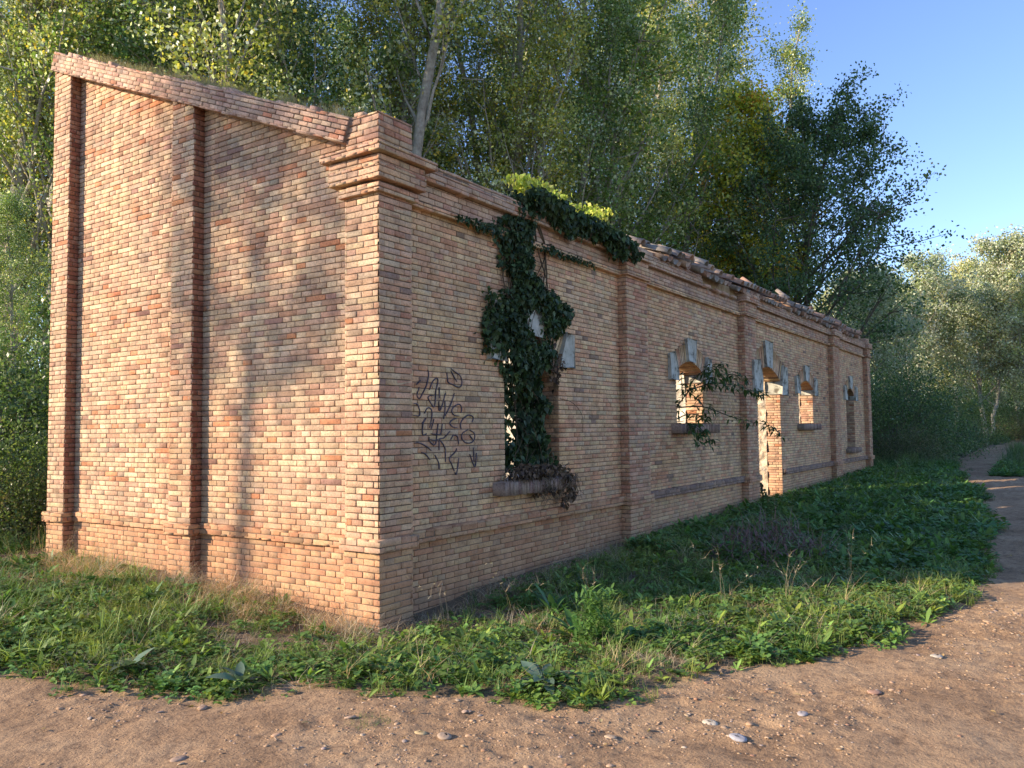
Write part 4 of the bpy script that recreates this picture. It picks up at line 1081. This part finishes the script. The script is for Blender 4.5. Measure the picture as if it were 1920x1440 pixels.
for i in range(16):
    px = 1610+i*27+R_(-10, 10); dp = 56+R_(-3, 6); x, y = at(px, dp)
    if roadness(np.array([x]), np.array([y]))[0] > -1.2 and dp < 60: y += 3
    plant(random.choice('BCD'), x, y, R_(1.3, 1.9), R_(0, 6.3), 'shrub in the undergrowth of the pale wood at the end of the track', 'undergrowth of the pale wood', 'shrub')
LG = 'shrubs at the left edge behind the gable'
for px, dp, sc, k, lab in [(15, 12.2, 1.05, 'B', 'dark leafy shrub at the left edge beside the gable'), (60, 14.5, 1.1, 'D', 'tall leafy shrub right behind the left end of the gable'), (-40, 13, 1.15, 'B', 'dark shrub at the far left edge of the photo'), (20, 13.0, .62, 'a', 'short young poplar standing just behind the left end of the gable'),
                           (45, 10.9, .62, 'C', 'dark low bramble at the far left foot of the gable'), (-10, 10.6, .6, 'B', 'dark low shrub in the left corner behind the weeds')]:
    x, y = at(px, dp); plant(k, x, y, sc if k != 'a' else .30, R_(0, 6.3), lab, LG, 'shrub' if k != 'a' else 'tree')
UG = 'undergrowth shrubs behind the ruin'
for i in range(14):
    x, y = clear(30+i*112+R_(-20, 20), 19+R_(-1, 5))
    if y < 6.5: continue
    plant(random.choice('BDD'), x, y, R_(1.0, 1.5), R_(0, 6.3), 'shrub in the undergrowth beneath the poplars behind the ruin', UG, 'shrub')

# ================================================================ ivy
DKI_ = 0
IVT = [leafT([(0, .10), (.18, .42), (.38, .40), (.62, .24), (1, .01)], R_(.0, .3), R_(.1, .4)) for _ in range(3)]
def ivy_patch(acc, r, x, z, y, rx, rz_, n, size, cols, ydep=.06):
    a = r.uniform(0, 2*pi, n); q = np.sqrt(r.uniform(0, 1, n))
    q = q*(1+.22*np.sin(3*a+x*9)+.12*np.sin(7*a+z*5))*np.where(r.uniform(0, 1, n) < .08, 1.35, 1)
    X = x+rx*q*np.cos(a)+r.normal(0, .012, n); Z = z+rz_*q*np.sin(a)+r.normal(0, .012, n); Y = y-r.uniform(0, 1, n)*ydep*(1.2-q)
    for k, T in enumerate(IVT):
        s = slice(k, None, 3); m_ = len(X[s])
        pitch = r.normal(-1.25, .5, m_)                     # hang with blades facing outwards
        V, Q, C = T
        col = np.array(cols)[r.integers(0, len(cols), m_)]*(1+r.normal(0, .2, (m_, 1)))
        inst(acc, xf(T, 0, 0), np.stack([X[s], Y[s], Z[s]], 1), r.normal(0, .95, m_), size*r.uniform(.5, 1.2, m_), pitch, np.clip(col, .003, 1))
r = np.random.default_rng(77)
DKI = [(.030, .058, .022), (.045, .080, .028), (.070, .11, .038), (.022, .042, .018), (.05, .075, .035)]
MDI = [(.045, .085, .028), (.06, .10, .03), (.03, .06, .02)]
YLI = [(.55, .60, .12), (.70, .68, .20), (.40, .50, .09)]
DRI = [(.13, .09, .06), (.18, .12, .08), (.07, .05, .04)]
IV = tag(empty('ivy', (2.3, BY, 0)), 'dark ivy hanging from the parapet down into the first window of the ruin', 'ivy')
a = Acc()
for (x, z, rx, rz_, n) in [(2.28, 3.85, .30, .22, 420), (2.15, 3.6, .36, .22, 520), (2.20, 3.3, .30, .25, 480), (2.38, 3.05, .30, .2, 380), (2.75, 2.92, .32, .16, 380), (3.1, 2.87, .2, .14, 170), (3.0, 2.72, .12, .12, 70), (2.75, 2.68, .18, .16, 150),
                           (2.2, 2.88, .26, .2, 300), (1.95, 2.65, .34, .24, 480), (1.75, 2.5, .22, .22, 260), (1.66, 2.85, .08, .12, 40), (2.15, 2.45, .36, .26, 520), (2.45, 2.30, .36, .18, 420), (2.7, 2.38, .2, .14, 160), (2.1, 2.2, .2, .2, 180)]:
    ivy_patch(a, r, x-2.3, z, -.02, rx, rz_, int(n*1.25), .062, DKI if n > 100 else MDI, .16)
for (x, z, rx, rz_, n) in [(1.25, 3.54, .22, .02, 40), (1.4, 3.54, .25, .03, 70), (1.65, 3.54, .3, .05, 160), (2.8, 3.53, .3, .04, 120), (3.3, 3.52, .3, .03, 80), (3.65, 3.52, .2, .02, 40)]:
    ivy_patch(a, r, x-2.3, z, -.06, rx, rz_, n, .045, DKI, .05)
for (x, z, rx, rz_, n) in [(2.02, 2.15, .1, .2, 160), (2.0, 1.85, .08, .16, 90), (2.08, 2.0, .14, .25, 240), (2.02, 1.7, .12, .3, 220), (2.12, 1.35, .16, .25, 260), (2.55, 2.05, .36, .22, 420), (2.75, 1.8, .24, .3, 380), (2.72, 1.45, .26, .28, 420), (2.5, 1.65, .16, .3, 180), (2.9, 1.25, .14, .2, 180), (2.45, 1.2, .3, .12, 200)]:
    ivy_patch(a, r, x-2.3, z, .22, rx, rz_, n, .075, DKI, .26)
obj('leaves', a.mesh('leaves', M_IVY), IV)
a = Acc()
for (x, z, rx, rz_, n) in [(2.78, 2.25, .12, .22, 90), (2.4, 1.12, .42, .07, 420), (2.9, 1.02, .2, .1, 160), (3.0, .86, .14, .14, 120), (2.5, .92, .16, .07, 90), (2.1, 1.1, .16, .08, 90)]:
    ivy_patch(a, r, x-2.3, z, -.08, rx, rz_, n, .055, DRI, .18)
obj('withered_leaves', a.mesh('withered_leaves', M_DRY), IV)
a = Acc()
for k in range(16):
    x0 = R_(-.35, .45); p = [(x0*.5, -.06, 3.9)]
    for zz in (3.5, 3.1, 2.7, 2.3): p.append((x0+R_(-.15, .2)-.1*(zz < 3), -.015+R_(-.03, .0), zz))
    if k < 9:
        for zz in (1.9, 1.5, 1.1): p.append((R_(-.35, .55), .1+R_(-.1, .1), zz))
    p = smooth_line(p, 4); tube(a, p, np.linspace(.012, .003, len(p)), (.16, .12, .08), 4)
for k in range(26):
    x0 = R_(.1, .9); p = smooth_line([(x0, -.15, 1.05), (x0+R_(-.1, .1), -.2, .98), (x0+R_(-.15, .15), -.14-BY*0, .85), (x0+R_(-.2, .2), -.16, .72+R_(0, .1))], 3); tube(a, p, np.linspace(.004, .002, len(p)), (.25, .19, .13), 3)
p = smooth_line([(.72, .05, 1.9), (.85, -.1, 1.85), (.98, -.16, 1.7), (1.02, -.14, 1.5)], 4); tube(a, p, np.linspace(.004, .002, len(p)), (.12, .09, .06), 3)
obj('stems', a.mesh('stems', M_BARK), IV)
# second mass along the top of the parapet with sunlit flower heads
IV2 = tag(empty('ivy', (3.4, .2, 0)), 'ivy mound on the parapet top with sunlit yellow-green flower heads', 'ivy')
a = Acc()
for (x, z, rx, rz_, n) in [(2.45, 4.0, .25, .13, 260), (2.85, 3.98, .32, .14, 380), (3.3, 3.95, .3, .12, 320), (3.75, 3.93, .35, .13, 360), (4.2, 3.92, .35, .13, 360), (4.55, 3.88, .22, .14, 220), (4.7, 3.8, .12, .1, 80), (4.3, 3.74, .2, .08, 90), (3.05, 3.82, .22, .1, 120)]:
    ivy_patch(a, r, x-3.4, z, -.2, rx, rz_, n, .07, DKI+MDI[:1], .2)
obj('leaves', a.mesh('leaves', M_IVY), IV2)
a = Acc()
for (x, z, rx, rz_, n) in [(2.55, 4.27, .18, .09, 280), (2.8, 4.25, .2, .10, 300), (3.05, 4.22, .14, .10, 180), (3.25, 4.26, .12, .08, 130), (3.62, 4.20, .2, .08, 240), (3.95, 4.18, .2, .09, 260), (4.25, 4.27, .13, .13, 240), (4.05, 4.24, .08, .08, 90)]:
    ivy_patch(a, r, x-3.4, z, .15, rx, rz_, n, .05, YLI, .35)
obj('flower_heads', a.mesh('flower_heads', mk_leaf('ivy_flower', .6, .2, .4)), IV2)
IV3 = tag(empty('ivy', (1.2, .3, 0)), 'small ivy tuft creeping over the parapet between the corner and the ivy mound', 'ivy')
a = Acc()
for (x, z, rx, rz_, n) in [(1.25, 3.98, .22, .05, 110), (1.6, 3.99, .3, .06, 170)]:
    ivy_patch(a, r, x-1.2, z, .0, rx, rz_, n, .06, MDI, .15)
obj('leaves', a.mesh('leaves', M_IVY), IV3)

# dead leaves on the first sill
a = Acc(); p = np.stack([r.uniform(1.8, 3.05, 420), r.uniform(-.02, .4, 420), 1.035+r.uniform(0, 1, 420)**2*.09], 1)
put(a, [xf(leafT(OV, .5, .4)), xf(leafT(LAN, .6, .6))], p, .04, .09, tint=(.30, .23, .19), tilt=.8, patch=False)
put(a, [blade(.16, .004, 1.6, (.3, .23, .17), (.36, .28, .2), 3)], p[:160]+np.array([0, 0, .02]), .5, 1.2, tilt=1.0, patch=False)
tag(obj('dead_leaves', a.mesh('dead_leaves', M_DRY)), 'heap of dead leaves and twigs lying on the sill of the ivy window', 'dead leaves', kind='stuff')

# ================================================================ sapling growing out of the second window
SP = tag(empty('sapling', (6.75, .35, 1.6)), 'young narrow-leaved sapling reaching out of the second window over the wall', 'sapling')
st, lf = Acc(), Acc(); random.seed(3)
base = np.array([6.75, .35, 1.6])
BR = [[(6.62, .35, 1.55), (6.75, .25, 1.85), (6.95, .1, 2.12), (7.25, -.1, 2.3), (7.7, -.25, 2.38), (8.3, -.35, 2.33)],
      [(6.95, .1, 2.12), (7.3, -.1, 2.22), (7.9, -.3, 2.2), (8.5, -.4, 2.12), (8.95, -.4, 2.1)],
      [(6.75, .25, 1.85), (7.2, .0, 1.86), (7.8, -.25, 1.70), (8.4, -.4, 1.62), (9.0, -.5, 1.55), (9.4, -.55, 1.40)],
      [(6.62, .3, 1.55), (6.5, .0, 1.60), (6.3, -.2, 1.5), (6.15, -.3, 1.36)], [(6.62, .3, 1.55), (6.6, -.05, 1.6), (6.6, -.25, 1.45), (6.75, -.3, 1.3)],
      [(6.85, .2, 1.95), (6.6, .1, 2.2), (6.45, .05, 2.35)], [(6.9, .15, 2.05), (7.0, .05, 2.3), (7.2, -.1, 2.45), (7.6, -.2, 2.5)], [(6.7, .25, 1.75), (6.5, .15, 1.85), (6.4, .05, 1.95)],
      [(7.2, .0, 1.86), (7.0, .0, 1.98), (6.95, .0, 2.05)], [(6.7, .3, 1.65), (6.95, .15, 1.75), (7.2, .05, 1.72), (7.35, 0, 1.7)]]
LN = leafT([(0, .02), (.3, .13), (.6, .12), (1, .005)], .3, .35)
for b in BR:
    p = smooth_line(b, 8)-base; tube(st, p, np.linspace(.011, .003, len(p)), (.10, .09, .06), 5)
    n = len(p)
    for i in range(3, n, 1):
        if p[i][0]+base[0] < 7.15 and p[i][2]+base[2] > 1.62 and (i % 2 or random.random() < .35): continue
        for k in range(5 if b in BR[:2] or b is BR[6] else 3):
            az = R_(0, 6.3); q = p[i]+np.array([R_(-.05, .05), R_(-.05, .05), R_(-.06, .06)])
            V, Q, C = xf(LN, az, R_(-.9, .4), R_(.09, .15), q, np.array(random.choice([(.035, .075, .028), (.05, .10, .03), (.075, .13, .035)])), R_(-.5, .5)); lf.add(V, Q, None, C)
obj('stems', st.mesh('stems', M_BARK), SP); obj('leaves', lf.mesh('leaves', M_WEED), SP)

# creeper in the doorway
a = Acc(); r = np.random.default_rng(5)
CR = tag(empty('creeper', (10.3, .2, .2)), 'dry creeper and weeds growing at the left foot of the doorway', 'creeper')
for (x, z, rx, rz_, n) in [(10.2, .3, .12, .25, 90), (10.4, .15, .25, .12, 90)]:
    ivy_patch(a, r, x-10.3, z-.2, -.1, rx, rz_, n, .07, MDI+DRI, .2)
obj('leaves', a.mesh('leaves', M_IVY), CR)
